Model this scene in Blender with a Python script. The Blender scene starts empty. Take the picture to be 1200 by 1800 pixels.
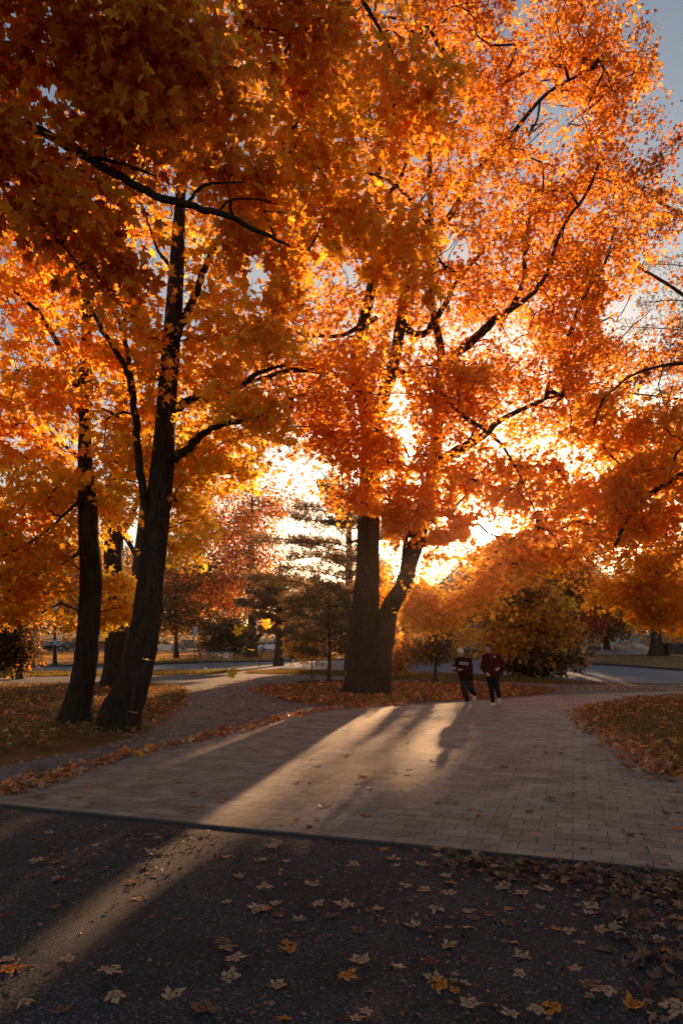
import bpy, bmesh, math, random
import numpy as np
from mathutils import Vector
R = math.radians
C = bpy.context.scene.collection
random.seed(7)
RNG = np.random.default_rng(11)

# ------------------------------------------------------------------ camera, world, sun, exposure
F = 1200.0          # focal length in photo pixels (photo 1200 x 1800)
HZ = 1128.0         # horizon row of the photo
EYE = 1.6
scn = bpy.context.scene
cam_d = bpy.data.cameras.new('camera')
cam = bpy.data.objects.new('camera', cam_d)
C.objects.link(cam)
cam.location = (0, 0, EYE)
cam.rotation_euler = (R(90), 0, 0)
cam_d.sensor_fit = 'VERTICAL'
cam_d.sensor_height = 36.0
cam_d.sensor_width = 24.0
cam_d.lens = 36.0 * F / 1800.0
cam_d.shift_y = (HZ - 900.0) / 1800.0
cam_d.clip_start = 0.05
cam_d.clip_end = 3000
scn.camera = cam

SUN_AZ = math.atan2(847 - 600, F)                       # to the +X side of +Y
SUN_EL = math.atan2(HZ - 935, math.hypot(847 - 600, F))
SUN = np.array([math.sin(SUN_AZ) * math.cos(SUN_EL), math.cos(SUN_AZ) * math.cos(SUN_EL), math.sin(SUN_EL)])

w = bpy.data.worlds.new('World')
scn.world = w
w.use_nodes = True
nt = w.node_tree
nt.nodes.clear()
out = nt.nodes.new('ShaderNodeOutputWorld')
bg = nt.nodes.new('ShaderNodeBackground')
sky = nt.nodes.new('ShaderNodeTexSky')
sky.sky_type = 'NISHITA'
sky.sun_disc = False
sky.sun_elevation = SUN_EL
sky.sun_rotation = SUN_AZ
sky.air_density = 1.0
sky.dust_density = 1.0
sky.ozone_density = 1.0
hsv = nt.nodes.new('ShaderNodeHueSaturation')
hsv.inputs['Saturation'].default_value = 0.9
nt.links.new(sky.outputs[0], hsv.inputs['Color'])
nt.links.new(hsv.outputs[0], bg.inputs['Color'])
bg.inputs['Strength'].default_value = 0.05
# the bright aureole round the sun itself, part of the sky
geo = nt.nodes.new('ShaderNodeTexCoord')
dot = nt.nodes.new('ShaderNodeVectorMath'); dot.operation = 'DOT_PRODUCT'
dot.inputs[1].default_value = tuple(SUN)
nt.links.new(geo.outputs['Generated'], dot.inputs[0])
mr = nt.nodes.new('ShaderNodeMath'); mr.operation = 'MAXIMUM'; mr.inputs[1].default_value = 0.0
nt.links.new(dot.outputs['Value'], mr.inputs[0])
pw = nt.nodes.new('ShaderNodeMath'); pw.operation = 'POWER'; pw.inputs[1].default_value = 5000.0
nt.links.new(mr.outputs[0], pw.inputs[0])
ml = nt.nodes.new('ShaderNodeMath'); ml.operation = 'MULTIPLY'; ml.inputs[1].default_value = 40.0
nt.links.new(pw.outputs[0], ml.inputs[0])
bg2 = nt.nodes.new('ShaderNodeBackground')
bg2.inputs['Color'].default_value = (1.0, 0.86, 0.66, 1)
nt.links.new(ml.outputs[0], bg2.inputs['Strength'])
addw = nt.nodes.new('ShaderNodeAddShader')
nt.links.new(bg.outputs[0], addw.inputs[0])
nt.links.new(bg2.outputs[0], addw.inputs[1])
nt.links.new(addw.outputs[0], out.inputs['Surface'])

sun_d = bpy.data.lights.new('sun', 'SUN')
sun_d.energy = 5.0
sun_d.angle = R(0.7)
sun_d.color = (1.0, 0.56, 0.27)
sun = bpy.data.objects.new('sun', sun_d)
C.objects.link(sun)
sun.rotation_euler = Vector(SUN).to_track_quat('Z', 'Y').to_euler()

scn.view_settings.view_transform = 'Standard'
scn.view_settings.look = 'None'
scn.view_settings.exposure = 1.45
scn.view_settings.gamma = 1
cy = scn.cycles
cy.max_bounces = 9
cy.diffuse_bounces = 6
cy.transmission_bounces = 6
cy.glossy_bounces = 2
cy.use_denoising = True
cy.caustics_reflective = False
cy.caustics_refractive = False
cy.sample_clamp_indirect = 8


# ------------------------------------------------------------------ pixel helpers (photo pixels -> metres at a given distance)
def P(px, py, d):
    return np.array([(px - 600.0) / F * d, d, EYE + (HZ - py) / F * d])


def G(px, py):
    d = EYE * F / (py - HZ)
    return np.array([(px - 600.0) / F * d, d])


def smooth(a, b, x):
    t = np.clip((x - a) / (b - a), 0, 1)
    return t * t * (3 - 2 * t)


def terrain(x, y):
    x = np.asarray(x, float); y = np.asarray(y, float)
    t = np.clip(y - 84, 0, 190)
    side = smooth(0.02, 0.36, x / np.maximum(y, 1))
    rise = 0.066 * side + 0.006 * (1 - side)
    h = rise * t * smooth(0, 14, t)
    h = h + 9.0 * smooth(150, 420, y)
    return h


# ------------------------------------------------------------------ property helpers
def tag(o, label=None, cat=None, group=None, kind=None):
    if label: o['label'] = label
    if cat: o['category'] = cat
    if group: o['group'] = group
    if kind: o['kind'] = kind
    return o


def empty(name, loc=(0, 0, 0), rz=0.0):
    o = bpy.data.objects.new(name, None)
    o.empty_display_size = 0.3
    C.objects.link(o)
    o.location = tuple(float(v) for v in loc)
    o.rotation_euler = (0, 0, rz)
    return o


def link(name, me, mat=None, parent=None, origin=None):
    if mat is not None:
        me.materials.clear(); me.materials.append(mat)
    o = bpy.data.objects.new(name, me)
    C.objects.link(o)
    if origin is not None:
        o.location = tuple(float(v) for v in origin)
    if parent is not None:
        o.parent = parent
    return o


def np_mesh(name, V, Fc, cols=None, smooth_shade=False):
    """V (n,3); Fc (m,k) faces of one size; cols (n,3) per vertex"""
    V = np.ascontiguousarray(V, dtype=np.float32); Fc = np.ascontiguousarray(Fc, dtype=np.int32)
    me = bpy.data.meshes.new(name)
    m, k = Fc.shape
    me.vertices.add(len(V)); me.vertices.foreach_set('co', V.ravel())
    me.loops.add(m * k); me.loops.foreach_set('vertex_index', Fc.ravel())
    me.polygons.add(m)
    me.polygons.foreach_set('loop_start', np.arange(0, m * k, k, dtype=np.int32))
    if smooth_shade:
        me.polygons.foreach_set('use_smooth', np.ones(m, bool))
    if cols is not None:
        a = me.color_attributes.new('tint', 'FLOAT_COLOR', 'POINT')
        c4 = np.ones((len(V), 4), np.float32); c4[:, :3] = cols
        a.data.foreach_set('color', c4.ravel())
    me.update(calc_edges=True)
    return me


class MB:
    """collects quads, tris and ngons; builds ONE mesh object"""
    def __init__(s):
        s.v = []; s.f = []; s.sm = []; s.mi = []
    def add(s, V, Fs, sm=False, mi=0):
        b = len(s.v)
        s.v += [tuple(float(c) for c in p) for p in V]
        s.f += [tuple(int(i) + b for i in f) for f in Fs]
        s.sm += [sm] * len(Fs); s.mi += [mi] * len(Fs)
        return s
    def box(s, c, size, rz=0.0, taper=1.0, rx=0.0):
        hx, hy, hz = size[0] / 2, size[1] / 2, size[2] / 2
        V = []
        for z, t in ((-hz, 1), (hz, taper)):
            for x, y in ((-hx, -hy), (hx, -hy), (hx, hy), (-hx, hy)):
                X, Y, Z = x * t, y * t, z
                Y, Z = Y * math.cos(rx) - Z * math.sin(rx), Y * math.sin(rx) + Z * math.cos(rx)
                X, Y = X * math.cos(rz) - Y * math.sin(rz), X * math.sin(rz) + Y * math.cos(rz)
                V.append((X + c[0], Y + c[1], Z + c[2]))
        return s.add(V, [(0, 3, 2, 1), (4, 5, 6, 7), (0, 1, 5, 4), (1, 2, 6, 5), (2, 3, 7, 6), (3, 0, 4, 7)])
    def tube(s, path, radii, n=8, sm=True):
        V, Q = tube(np.array(path, float), np.array(radii, float), n)
        k = len(path)
        s.add(V, list(Q) + [tuple(range(n - 1, -1, -1)), tuple(range((k - 1) * n, k * n))], sm)
        return s
    def ell(s, c, r, nu=14, nv=9, fn=None):
        V = []; Fs = []
        for j in range(nv + 1):
            th = math.pi * j / nv
            for i in range(nu):
                ph = 2 * math.pi * i / nu
                p = np.array([math.sin(th) * math.cos(ph), math.sin(th) * math.sin(ph), math.cos(th)])
                if fn: p = fn(p)
                V.append((c[0] + r[0] * p[0], c[1] + r[1] * p[1], c[2] + r[2] * p[2]))
        for j in range(nv):
            for i in range(nu):
                a = j * nu + i; b = j * nu + (i + 1) % nu
                Fs.append((a, a + nu, b + nu, b))
        return s.add(V, Fs, True)
    def build(s, name, mat, parent=None, bevel=0.0, origin=None):
        me = bpy.data.meshes.new(name)
        me.from_pydata(s.v, [], s.f)
        me.polygons.foreach_set('use_smooth', s.sm)
        me.update()
        if bevel:
            bm = bmesh.new(); bm.from_mesh(me)
            bmesh.ops.remove_doubles(bm, verts=bm.verts, dist=1e-5)
            bmesh.ops.bevel(bm, geom=list(bm.edges), offset=bevel, segments=2, affect='EDGES', profile=0.5)
            bm.to_mesh(me); bm.free()
        return link(name, me, mat, parent, origin)


def tube(path, rad, n, wob=None):
    k = len(path)
    T = np.gradient(path, axis=0) if k > 2 else np.repeat((path[1] - path[0])[None], k, 0)
    T /= np.linalg.norm(T, axis=1)[:, None] + 1e-9
    up = np.array([0.31, 0.93, 0.17]) if abs(T[0][1]) < 0.9 else np.array([1.0, 0, 0])
    A = np.cross(T, up); A /= np.linalg.norm(A, axis=1)[:, None] + 1e-9
    B = np.cross(T, A)
    th = np.linspace(0, 2 * math.pi, n, endpoint=False)
    r = rad[:, None] * np.ones((1, n))
    if wob is not None: r = r * wob
    V = path[:, None, :] + r[..., None] * (np.cos(th)[None, :, None] * A[:, None, :] + np.sin(th)[None, :, None] * B[:, None, :])
    i = np.arange(k - 1)[:, None] * n; j = np.arange(n)[None, :]; j2 = (j + 1) % n
    Q = np.stack([i + j, i + j2, i + n + j2, i + n + j], -1).reshape(-1, 4)
    return V.reshape(-1, 3), Q


def catmull(pts, m=6):
    pts = np.array(pts, float)
    if len(pts) < 3:
        t = np.linspace(0, 1, m + 1)[:, None]
        return pts[0] * (1 - t) + pts[-1] * t
    Pp = np.vstack([2 * pts[0] - pts[1], pts, 2 * pts[-1] - pts[-2]])
    o = []
    for i in range(1, len(Pp) - 2):
        for t in np.linspace(0, 1, m, endpoint=False):
            a, b, c, d = Pp[i - 1], Pp[i], Pp[i + 1], Pp[i + 2]
            o.append(0.5 * ((2 * b) + (-a + c) * t + (2 * a - 5 * b + 4 * c - d) * t * t + (-a + 3 * b - 3 * c + d) * t ** 3))
    o.append(pts[-1])
    return np.array(o)


# ------------------------------------------------------------------ materials
def mat(name):
    m = bpy.data.materials.new(name); m.use_nodes = True
    n = m.node_tree
    return m, n, n.nodes['Principled BSDF']


def simple(name, col, rough=0.7, metal=0.0, spec=0.4, noise=0.12, scale=8.0, bump=0.0):
    m, n, b = mat(name)
    b.inputs['Roughness'].default_value = rough
    b.inputs['Metallic'].default_value = metal
    b.inputs['Specular IOR Level'].default_value = spec
    tc = n.nodes.new('ShaderNodeTexCoord'); nz = n.nodes.new('ShaderNodeTexNoise')
    nz.inputs['Scale'].default_value = scale; nz.inputs['Detail'].default_value = 5
    n.links.new(tc.outputs['Object'], nz.inputs['Vector'])
    mx = n.nodes.new('ShaderNodeMix'); mx.data_type = 'RGBA'
    mx.inputs[6].default_value = (*[c * (1 - noise) for c in col], 1)
    mx.inputs[7].default_value = (*[min(1, c * (1 + noise)) for c in col], 1)
    n.links.new(nz.outputs['Fac'], mx.inputs[0]); n.links.new(mx.outputs[2], b.inputs['Base Color'])
    if bump:
        bp = n.nodes.new('ShaderNodeBump'); bp.inputs['Strength'].default_value = bump
        bp.inputs['Distance'].default_value = 0.02
        n.links.new(nz.outputs['Fac'], bp.inputs['Height']); n.links.new(bp.outputs[0], b.inputs['Normal'])
    return m


def ramp(n, src, stops):
    r = n.nodes.new('ShaderNodeValToRGB')
    e = r.color_ramp.elements
    while len(e) < len(stops): e.new(0.5)
    for el, (p, c) in zip(e, stops):
        el.position = p; el.color = (*c, 1)
    n.links.new(src, r.inputs['Fac'])
    return r


def leaf_material(name, trans=0.55, gloss=0.35, rough=0.5):
    m, n, b = mat(name)
    at = n.nodes.new('ShaderNodeAttribute'); at.attribute_name = 'tint'
    n.links.new(at.outputs['Color'], b.inputs['Base Color'])
    b.inputs['Roughness'].default_value = rough
    b.inputs['Specular IOR Level'].default_value = gloss
    tr = n.nodes.new('ShaderNodeBsdfTranslucent')
    g = n.nodes.new('ShaderNodeGamma'); g.inputs['Gamma'].default_value = 0.85
    n.links.new(at.outputs['Color'], g.inputs['Color'])
    n.links.new(g.outputs[0], tr.inputs['Color'])
    mx = n.nodes.new('ShaderNodeMixShader'); mx.inputs[0].default_value = trans
    n.links.new(b.outputs[0], mx.inputs[1]); n.links.new(tr.outputs[0], mx.inputs[2])
    n.links.new(mx.outputs[0], n.nodes['Material Output'].inputs['Surface'])
    return m


def bark_material(name, dark, light, scale=1.0):
    m, n, b = mat(name)
    tc = n.nodes.new('ShaderNodeTexCoord'); mp = n.nodes.new('ShaderNodeMapping')
    mp.inputs['Scale'].default_value = (9 * scale, 9 * scale, 1.6 * scale)
    n.links.new(tc.outputs['Object'], mp.inputs['Vector'])
    nz = n.nodes.new('ShaderNodeTexNoise'); nz.inputs['Scale'].default_value = 2.2; nz.inputs['Detail'].default_value = 9
    nz.inputs['Roughness'].default_value = 0.65
    n.links.new(mp.outputs[0], nz.inputs['Vector'])
    vo = n.nodes.new('ShaderNodeTexVoronoi'); vo.feature = 'DISTANCE_TO_EDGE'; vo.inputs['Scale'].default_value = 3.0
    n.links.new(mp.outputs[0], vo.inputs['Vector'])
    r = ramp(n, nz.outputs['Fac'], [(0.3, dark), (0.7, light)])
    n.links.new(r.outputs[0], b.inputs['Base Color'])
    ad = n.nodes.new('ShaderNodeMath'); ad.operation = 'MULTIPLY_ADD'; ad.inputs[1].default_value = 1.2
    n.links.new(vo.outputs['Distance'], ad.inputs[0]); n.links.new(nz.outputs['Fac'], ad.inputs[2])
    bp = n.nodes.new('ShaderNodeBump'); bp.inputs['Strength'].default_value = 1.0; bp.inputs['Distance'].default_value = 0.07
    n.links.new(ad.outputs[0], bp.inputs['Height']); n.links.new(bp.outputs[0], b.inputs['Normal'])
    b.inputs['Roughness'].default_value = 0.9; b.inputs['Specular IOR Level'].default_value = 0.15
    return m


M = {}
M['leaf'] = leaf_material('maple_leaf', 0.78, 0.35, 0.5)
M['far_leaf'] = leaf_material('far_leaf', 0.5, 0.2, 0.6)
M['needle'] = leaf_material('pine_needle', 0.45, 0.3, 0.5)
M['dry_leaf'] = leaf_material('dry_leaf', 0.25, 0.3, 0.55)
M['blade'] = leaf_material('grass_blade', 0.35, 0.2, 0.6)
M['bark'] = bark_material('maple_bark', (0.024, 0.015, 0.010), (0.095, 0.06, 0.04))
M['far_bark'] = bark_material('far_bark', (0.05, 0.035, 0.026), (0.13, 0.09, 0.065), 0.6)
M['metal_black'] = simple('black_iron', (0.02, 0.02, 0.022), 0.45, 0.6)
M['metal_grey'] = simple('grey_steel', (0.32, 0.33, 0.34), 0.4, 0.8)
M['white_paint'] = simple('white_paint', (0.75, 0.75, 0.74), 0.35)
M['wood_dark'] = simple('dark_wood', (0.09, 0.045, 0.028), 0.6, bump=0.3)
M['glass'] = simple('car_glass', (0.02, 0.025, 0.03), 0.06, 0.0, 0.9, 0.05)
M['tyre'] = simple('tyre_rubber', (0.015, 0.015, 0.015), 0.85)
M['rim'] = simple('wheel_rim', (0.45, 0.45, 0.46), 0.3, 0.9)
M['red_lamp'] = simple('red_lamp', (0.55, 0.02, 0.02), 0.25)
M['clear_lamp'] = simple('clear_lamp', (0.7, 0.7, 0.66), 0.15)
M['skin'] = simple('skin', (0.55, 0.30, 0.21), 0.5, noise=0.06)
M['maroon'] = simple('maroon_fleece', (0.085, 0.009, 0.014), 0.95, spec=0.1, noise=0.25, scale=30, bump=0.35)
M['maroon_dark'] = simple('dark_maroon_fleece', (0.055, 0.012, 0.014), 0.95, spec=0.1, noise=0.25, scale=30, bump=0.35)
M['black_cloth'] = simple('black_cloth', (0.012, 0.012, 0.015), 0.8, spec=0.2, noise=0.25, scale=30, bump=0.2)
M['charcoal_cloth'] = simple('charcoal_cloth', (0.028, 0.026, 0.03), 0.85, spec=0.2, noise=0.25, scale=30, bump=0.3)
M['shoe'] = simple('white_shoe', (0.68, 0.66, 0.64), 0.6)
M['shoe_grey'] = simple('grey_shoe', (0.45, 0.47, 0.52), 0.6)
M['sole'] = simple('shoe_sole', (0.25, 0.08, 0.06), 0.7)
M['hair'] = simple('auburn_hair', (0.09, 0.035, 0.018), 0.55, noise=0.4, scale=60, bump=0.4)
M['cap'] = simple('pale_cap', (0.80, 0.70, 0.64), 0.8)
M['lettering'] = simple('pale_lettering', (0.62, 0.55, 0.50), 0.8)
M['eye'] = simple('eye', (0.02, 0.015, 0.012), 0.3)
M['lip'] = simple('lip', (0.36, 0.12, 0.10), 0.5)


def asphalt_material():
    m, n, b = mat('dark_asphalt')
    tc = n.nodes.new('ShaderNodeTexCoord')
    vo = n.nodes.new('ShaderNodeTexVoronoi'); vo.inputs['Scale'].default_value = 130
    n.links.new(tc.outputs['Object'], vo.inputs['Vector'])
    nz = n.nodes.new('ShaderNodeTexNoise'); nz.inputs['Scale'].default_value = 260; nz.inputs['Detail'].default_value = 4
    n.links.new(tc.outputs['Object'], nz.inputs['Vector'])
    big = n.nodes.new('ShaderNodeTexNoise'); big.inputs['Scale'].default_value = 1.3; big.inputs['Detail'].default_value = 6
    n.links.new(tc.outputs['Object'], big.inputs['Vector'])
    sep = n.nodes.new('ShaderNodeSeparateColor'); n.links.new(vo.outputs['Color'], sep.inputs[0])
    r = ramp(n, sep.outputs[0], [(0.0, (0.014, 0.016, 0.019)), (0.5, (0.034, 0.038, 0.044)), (0.85, (0.07, 0.075, 0.082)), (1.0, (0.26, 0.26, 0.26))])
    rb = ramp(n, big.outputs['Fac'], [(0.35, (0.55, 0.55, 0.56)), (0.7, (1.3, 1.25, 1.2))])
    mx = n.nodes.new('ShaderNodeMix'); mx.data_type = 'RGBA'; mx.blend_type = 'MULTIPLY'; mx.inputs[0].default_value = 1
    n.links.new(r.outputs[0], mx.inputs[6]); n.links.new(rb.outputs[0], mx.inputs[7])
    n.links.new(mx.outputs[2], b.inputs['Base Color'])
    ad = n.nodes.new('ShaderNodeMath'); ad.operation = 'MULTIPLY_ADD'; ad.inputs[1].default_value = -1.0
    n.links.new(vo.outputs['Distance'], ad.inputs[0]); n.links.new(nz.outputs['Fac'], ad.inputs[2])
    bp = n.nodes.new('ShaderNodeBump'); bp.inputs['Strength'].default_value = 1.0; bp.inputs['Distance'].default_value = 0.010
    n.links.new(ad.outputs[0], bp.inputs['Height']); n.links.new(bp.outputs[0], b.inputs['Normal'])
    b.inputs['Roughness'].default_value = 0.75; b.inputs['Specular IOR Level'].default_value = 0.28
    return m


def paver_material():
    m, n, b = mat('concrete_pavers')
    tc = n.nodes.new('ShaderNodeTexCoord'); mp = n.nodes.new('ShaderNodeMapping')
    mp.inputs['Rotation'].default_value = (0, 0, R(18.8))
    n.links.new(tc.outputs['Object'], mp.inputs['Vector'])
    wob = n.nodes.new('ShaderNodeTexNoise'); wob.inputs['Scale'].default_value = 6; wob.inputs['Detail'].default_value = 3
    n.links.new(mp.outputs[0], wob.inputs['Vector'])
    wm = n.nodes.new('ShaderNodeVectorMath'); wm.operation = 'MULTIPLY_ADD'
    wm.inputs[1].default_value = (0.022, 0.022, 0)
    n.links.new(wob.outputs['Color'], wm.inputs[0]); n.links.new(mp.outputs[0], wm.inputs[2])
    bk = n.nodes.new('ShaderNodeTexBrick')
    bk.inputs['Scale'].default_value = 1.0
    bk.inputs['Brick Width'].default_value = 0.27; bk.inputs['Row Height'].default_value = 0.18
    bk.inputs['Mortar Size'].default_value = 0.0045; bk.inputs['Mortar Smooth'].default_value = 0.25
    bk.inputs['Color1'].default_value = (0.27, 0.235, 0.19, 1); bk.inputs['Color2'].default_value = (0.39, 0.345, 0.285, 1)
    bk.inputs['Mortar'].default_value = (0.12, 0.11, 0.095, 1)
    bk.offset = 0.5; bk.squash = 1.0
    n.links.new(wm.outputs[0], bk.inputs['Vector'])
    nz = n.nodes.new('ShaderNodeTexNoise'); nz.inputs['Scale'].default_value = 2.5; nz.inputs['Detail'].default_value = 9; nz.inputs['Roughness'].default_value = 0.65
    n.links.new(tc.outputs['Object'], nz.inputs['Vector'])
    fine = n.nodes.new('ShaderNodeTexNoise'); fine.inputs['Scale'].default_value = 90; fine.inputs['Detail'].default_value = 5
    n.links.new(tc.outputs['Object'], fine.inputs['Vector'])
    r = ramp(n, nz.outputs['Fac'], [(0.28, (0.38, 0.34, 0.31)), (0.42, (0.78, 0.75, 0.72)), (0.58, (1.0, 0.97, 0.94)), (0.75, (1.22, 1.18, 1.12))])
    mx = n.nodes.new('ShaderNodeMix'); mx.data_type = 'RGBA'; mx.blend_type = 'MULTIPLY'; mx.inputs[0].default_value = 1
    n.links.new(bk.outputs['Color'], mx.inputs[6]); n.links.new(r.outputs[0], mx.inputs[7])
    r2 = ramp(n, fine.outputs['Fac'], [(0.3, (0.72, 0.72, 0.72)), (0.65, (1.12, 1.12, 1.12))])
    m2 = n.nodes.new('ShaderNodeMix'); m2.data_type = 'RGBA'; m2.blend_type = 'MULTIPLY'; m2.inputs[0].default_value = 1
    n.links.new(mx.outputs[2], m2.inputs[6]); n.links.new(r2.outputs[0], m2.inputs[7])
    n.links.new(m2.outputs[2], b.inputs['Base Color'])
    ml_ = n.nodes.new('ShaderNodeMath'); ml_.operation = 'MULTIPLY_ADD'; ml_.inputs[1].default_value = -2.2
    n.links.new(bk.outputs['Fac'], ml_.inputs[0])
    a2 = n.nodes.new('ShaderNodeMath'); a2.operation = 'ADD'
    n.links.new(nz.outputs['Fac'], a2.inputs[0]); n.links.new(fine.outputs['Fac'], a2.inputs[1]); n.links.new(a2.outputs[0], ml_.inputs[2])
    bp = n.nodes.new('ShaderNodeBump'); bp.inputs['Strength'].default_value = 0.9; bp.inputs['Distance'].default_value = 0.008
    n.links.new(ml_.outputs[0], bp.inputs['Height']); n.links.new(bp.outputs[0], b.inputs['Normal'])
    b.inputs['Roughness'].default_value = 0.72; b.inputs['Specular IOR Level'].default_value = 0.2
    return m


def ground_material(name, stops, scale=3.0, fine_scale=60, bump=0.6, dist=0.02, rough=0.9, spec=0.15, wscale=None):
    m, n, b = mat(name)
    tc = n.nodes.new('ShaderNodeTexCoord')
    nz = n.nodes.new('ShaderNodeTexNoise'); nz.inputs['Scale'].default_value = scale; nz.inputs['Detail'].default_value = 10; nz.inputs['Roughness'].default_value = 0.7
    n.links.new(tc.outputs['Object'], nz.inputs['Vector'])
    fn = n.nodes.new('ShaderNodeTexNoise'); fn.inputs['Scale'].default_value = fine_scale; fn.inputs['Detail'].default_value = 6; fn.inputs['Roughness'].default_value = 0.7
    n.links.new(tc.outputs['Object'], fn.inputs['Vector'])
    mixf = n.nodes.new('ShaderNodeMath'); mixf.operation = 'MULTIPLY_ADD'; mixf.inputs[1].default_value = 0.5
    hf = n.nodes.new('ShaderNodeMath'); hf.operation = 'MULTIPLY'; hf.inputs[1].default_value = 0.5
    n.links.new(fn.outputs['Fac'], hf.inputs[0]); n.links.new(nz.outputs['Fac'], mixf.inputs[0]); n.links.new(hf.outputs[0], mixf.inputs[2])
    r = ramp(n, mixf.outputs[0], stops)
    n.links.new(r.outputs[0], b.inputs['Base Color'])
    bp = n.nodes.new('ShaderNodeBump'); bp.inputs['Strength'].default_value = bump; bp.inputs['Distance'].default_value = dist
    n.links.new(mixf.outputs[0], bp.inputs['Height']); n.links.new(bp.outputs[0], b.inputs['Normal'])
    b.inputs['Roughness'].default_value = rough; b.inputs['Specular IOR Level'].default_value = spec
    return m


M['asphalt'] = asphalt_material()
M['paver'] = paver_material()
M['lawn'] = ground_material('leafy_lawn', [(0.3, (0.045, 0.035, 0.010)), (0.45, (0.14, 0.075, 0.018)), (0.56, (0.25, 0.12, 0.025)), (0.7, (0.38, 0.19, 0.05))], 1.2, 22, 1.0, 0.05)
M['dirt'] = ground_material('gravelly_dirt', [(0.32, (0.085, 0.075, 0.068)), (0.5, (0.17, 0.15, 0.135)), (0.7, (0.27, 0.24, 0.215))], 2.0, 45, 0.8, 0.02)
M['road'] = ground_material('worn_road', [(0.3, (0.10, 0.115, 0.135)), (0.5, (0.15, 0.17, 0.195)), (0.7, (0.20, 0.22, 0.25))], 0.6, 12, 0.3, 0.01, 0.85, 0.12)
M['kerb'] = ground_material('kerb_stone', [(0.3, (0.05, 0.045, 0.04)), (0.6, (0.12, 0.11, 0.10))], 2, 30)
M['mulch'] = ground_material('mulch', [(0.3, (0.012, 0.009, 0.007)), (0.6, (0.05, 0.032, 0.022))], 6, 60, 1, 0.04)


# ------------------------------------------------------------------ ground and roads
def ground_sheet():
    s = np.linspace(-1, 1, 141); xs = np.sinh(s * 5.2) / np.sinh(5.2) * 900
    t = np.linspace(0, 1, 150); ys = -25 + np.sinh(t * 3.6) / np.sinh(3.6) * 1300
    X, Y = np.meshgrid(xs, ys)
    Z = terrain(X, Y)
    V = np.stack([X, Y, Z], -1).reshape(-1, 3)
    nx = len(xs); i = np.arange(len(ys) - 1)[:, None] * nx; j = np.arange(nx - 1)[None]
    Q = np.stack([i + j, i + j + 1, i + nx + j + 1, i + nx + j], -1).reshape(-1, 4)
    o = link('ground', np_mesh('ground', V, Q, smooth_shade=True), M['lawn'])
    tag(o, kind='structure')


def flat(name, pix, z, mt, world=False, skirt=0.0):
    pts = [p if world else G(*p) for p in pix]
    bm = bmesh.new()
    vs = [bm.verts.new((float(p[0]), float(p[1]), z)) for p in pts]
    f = bm.faces.new(vs)
    f.normal_update()
    if f.normal.z < 0: f.normal_flip()
    if skirt:
        lo = [bm.verts.new((v.co.x, v.co.y, z - skirt)) for v in vs]
        for a in range(len(vs)):
            b_ = (a + 1) % len(vs)
            bm.faces.new((vs[a], vs[b_], lo[b_], lo[a]))
    bmesh.ops.triangulate(bm, faces=[f])
    bmesh.ops.recalc_face_normals(bm, faces=list(bm.faces)) if skirt else None
    me = bpy.data.meshes.new(name); bm.to_mesh(me); bm.free()
    return tag(link(name, me, mt), kind='structure')


def dome(name, pts, z0, h, mt, rings=10):
    """a low lawn mound bounded by pts (world xy, star-shaped)"""
    pts = catmull(np.array(list(pts) + [pts[0]]), 5)[:-1]
    c = pts.mean(0); n = len(pts)
    V = [(c[0], c[1], z0 + h)]; Fs = []
    for k in range(1, rings + 1):
        s = k / rings
        for p in pts:
            q = c + (p - c) * s
            V.append((q[0], q[1], z0 + h * (1 - s ** 5) - (0.03 if k == rings else 0)))
    for j in range(n): Fs.append((0, 1 + j, 1 + (j + 1) % n))
    for k in range(rings - 1):
        for j in range(n):
            a = 1 + k * n + j; b = 1 + k * n + (j + 1) % n
            Fs.append((a, a + n, b + n, b))
    me = bpy.data.meshes.new(name); me.from_pydata(V, [], Fs); me.update()
    bm = bmesh.new(); bm.from_mesh(me); bmesh.ops.recalc_face_normals(bm, faces=bm.faces)
    if sum(f.normal.z for f in bm.faces) < 0: bmesh.ops.reverse_faces(bm, faces=bm.faces)
    for f in bm.faces: f.smooth = True
    bm.to_mesh(me); bm.free()
    return tag(link(name, me, mt), kind='structure')


ground_sheet()
g0 = G(0, 1417); g1 = G(1070, 1523); e = (g1 - g0) / np.linalg.norm(g1 - g0)
FE0 = g0 - e * 3.0; FE1 = g1 + e * 6.0        # the straight front edge of the paved area
LEFT_EDGE = [(0, 1402), (60, 1386), (130, 1364), (250, 1328), (400, 1293), (500, 1266), (590, 1249), (650, 1243), (720, 1240)]
plaza = [FE1, FE0, FE0 + np.array([-0.6, 1.2])] + [G(*p) for p in LEFT_EDGE] + [G(*p) for p in [(800, 1236), (880, 1231), (960, 1224), (1060, 1220), (1200, 1216), (1500, 1212)]] + [np.array([19.0, 12.0]), np.array([12., 3.0])]
flat('paved_plaza', plaza, 0.018, M['paver'], world=True)
flat('asphalt', [FE0 + e * -9, FE0, FE1, FE1 + e * 3, np.array([14, -14]), np.array([-14, -14])], 0.006, M['asphalt'], world=True)
# thin dark strip: the shadow line along the pavers, put into colour
nrm = np.array([-e[1], e[0]])
flat('edge_shadow_strip', [FE0 - nrm * 0.02, FE1 - nrm * 0.02, FE1 + nrm * 0.012, FE0 + nrm * 0.012], 0.022, M['kerb'], world=True, skirt=0.03)
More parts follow.
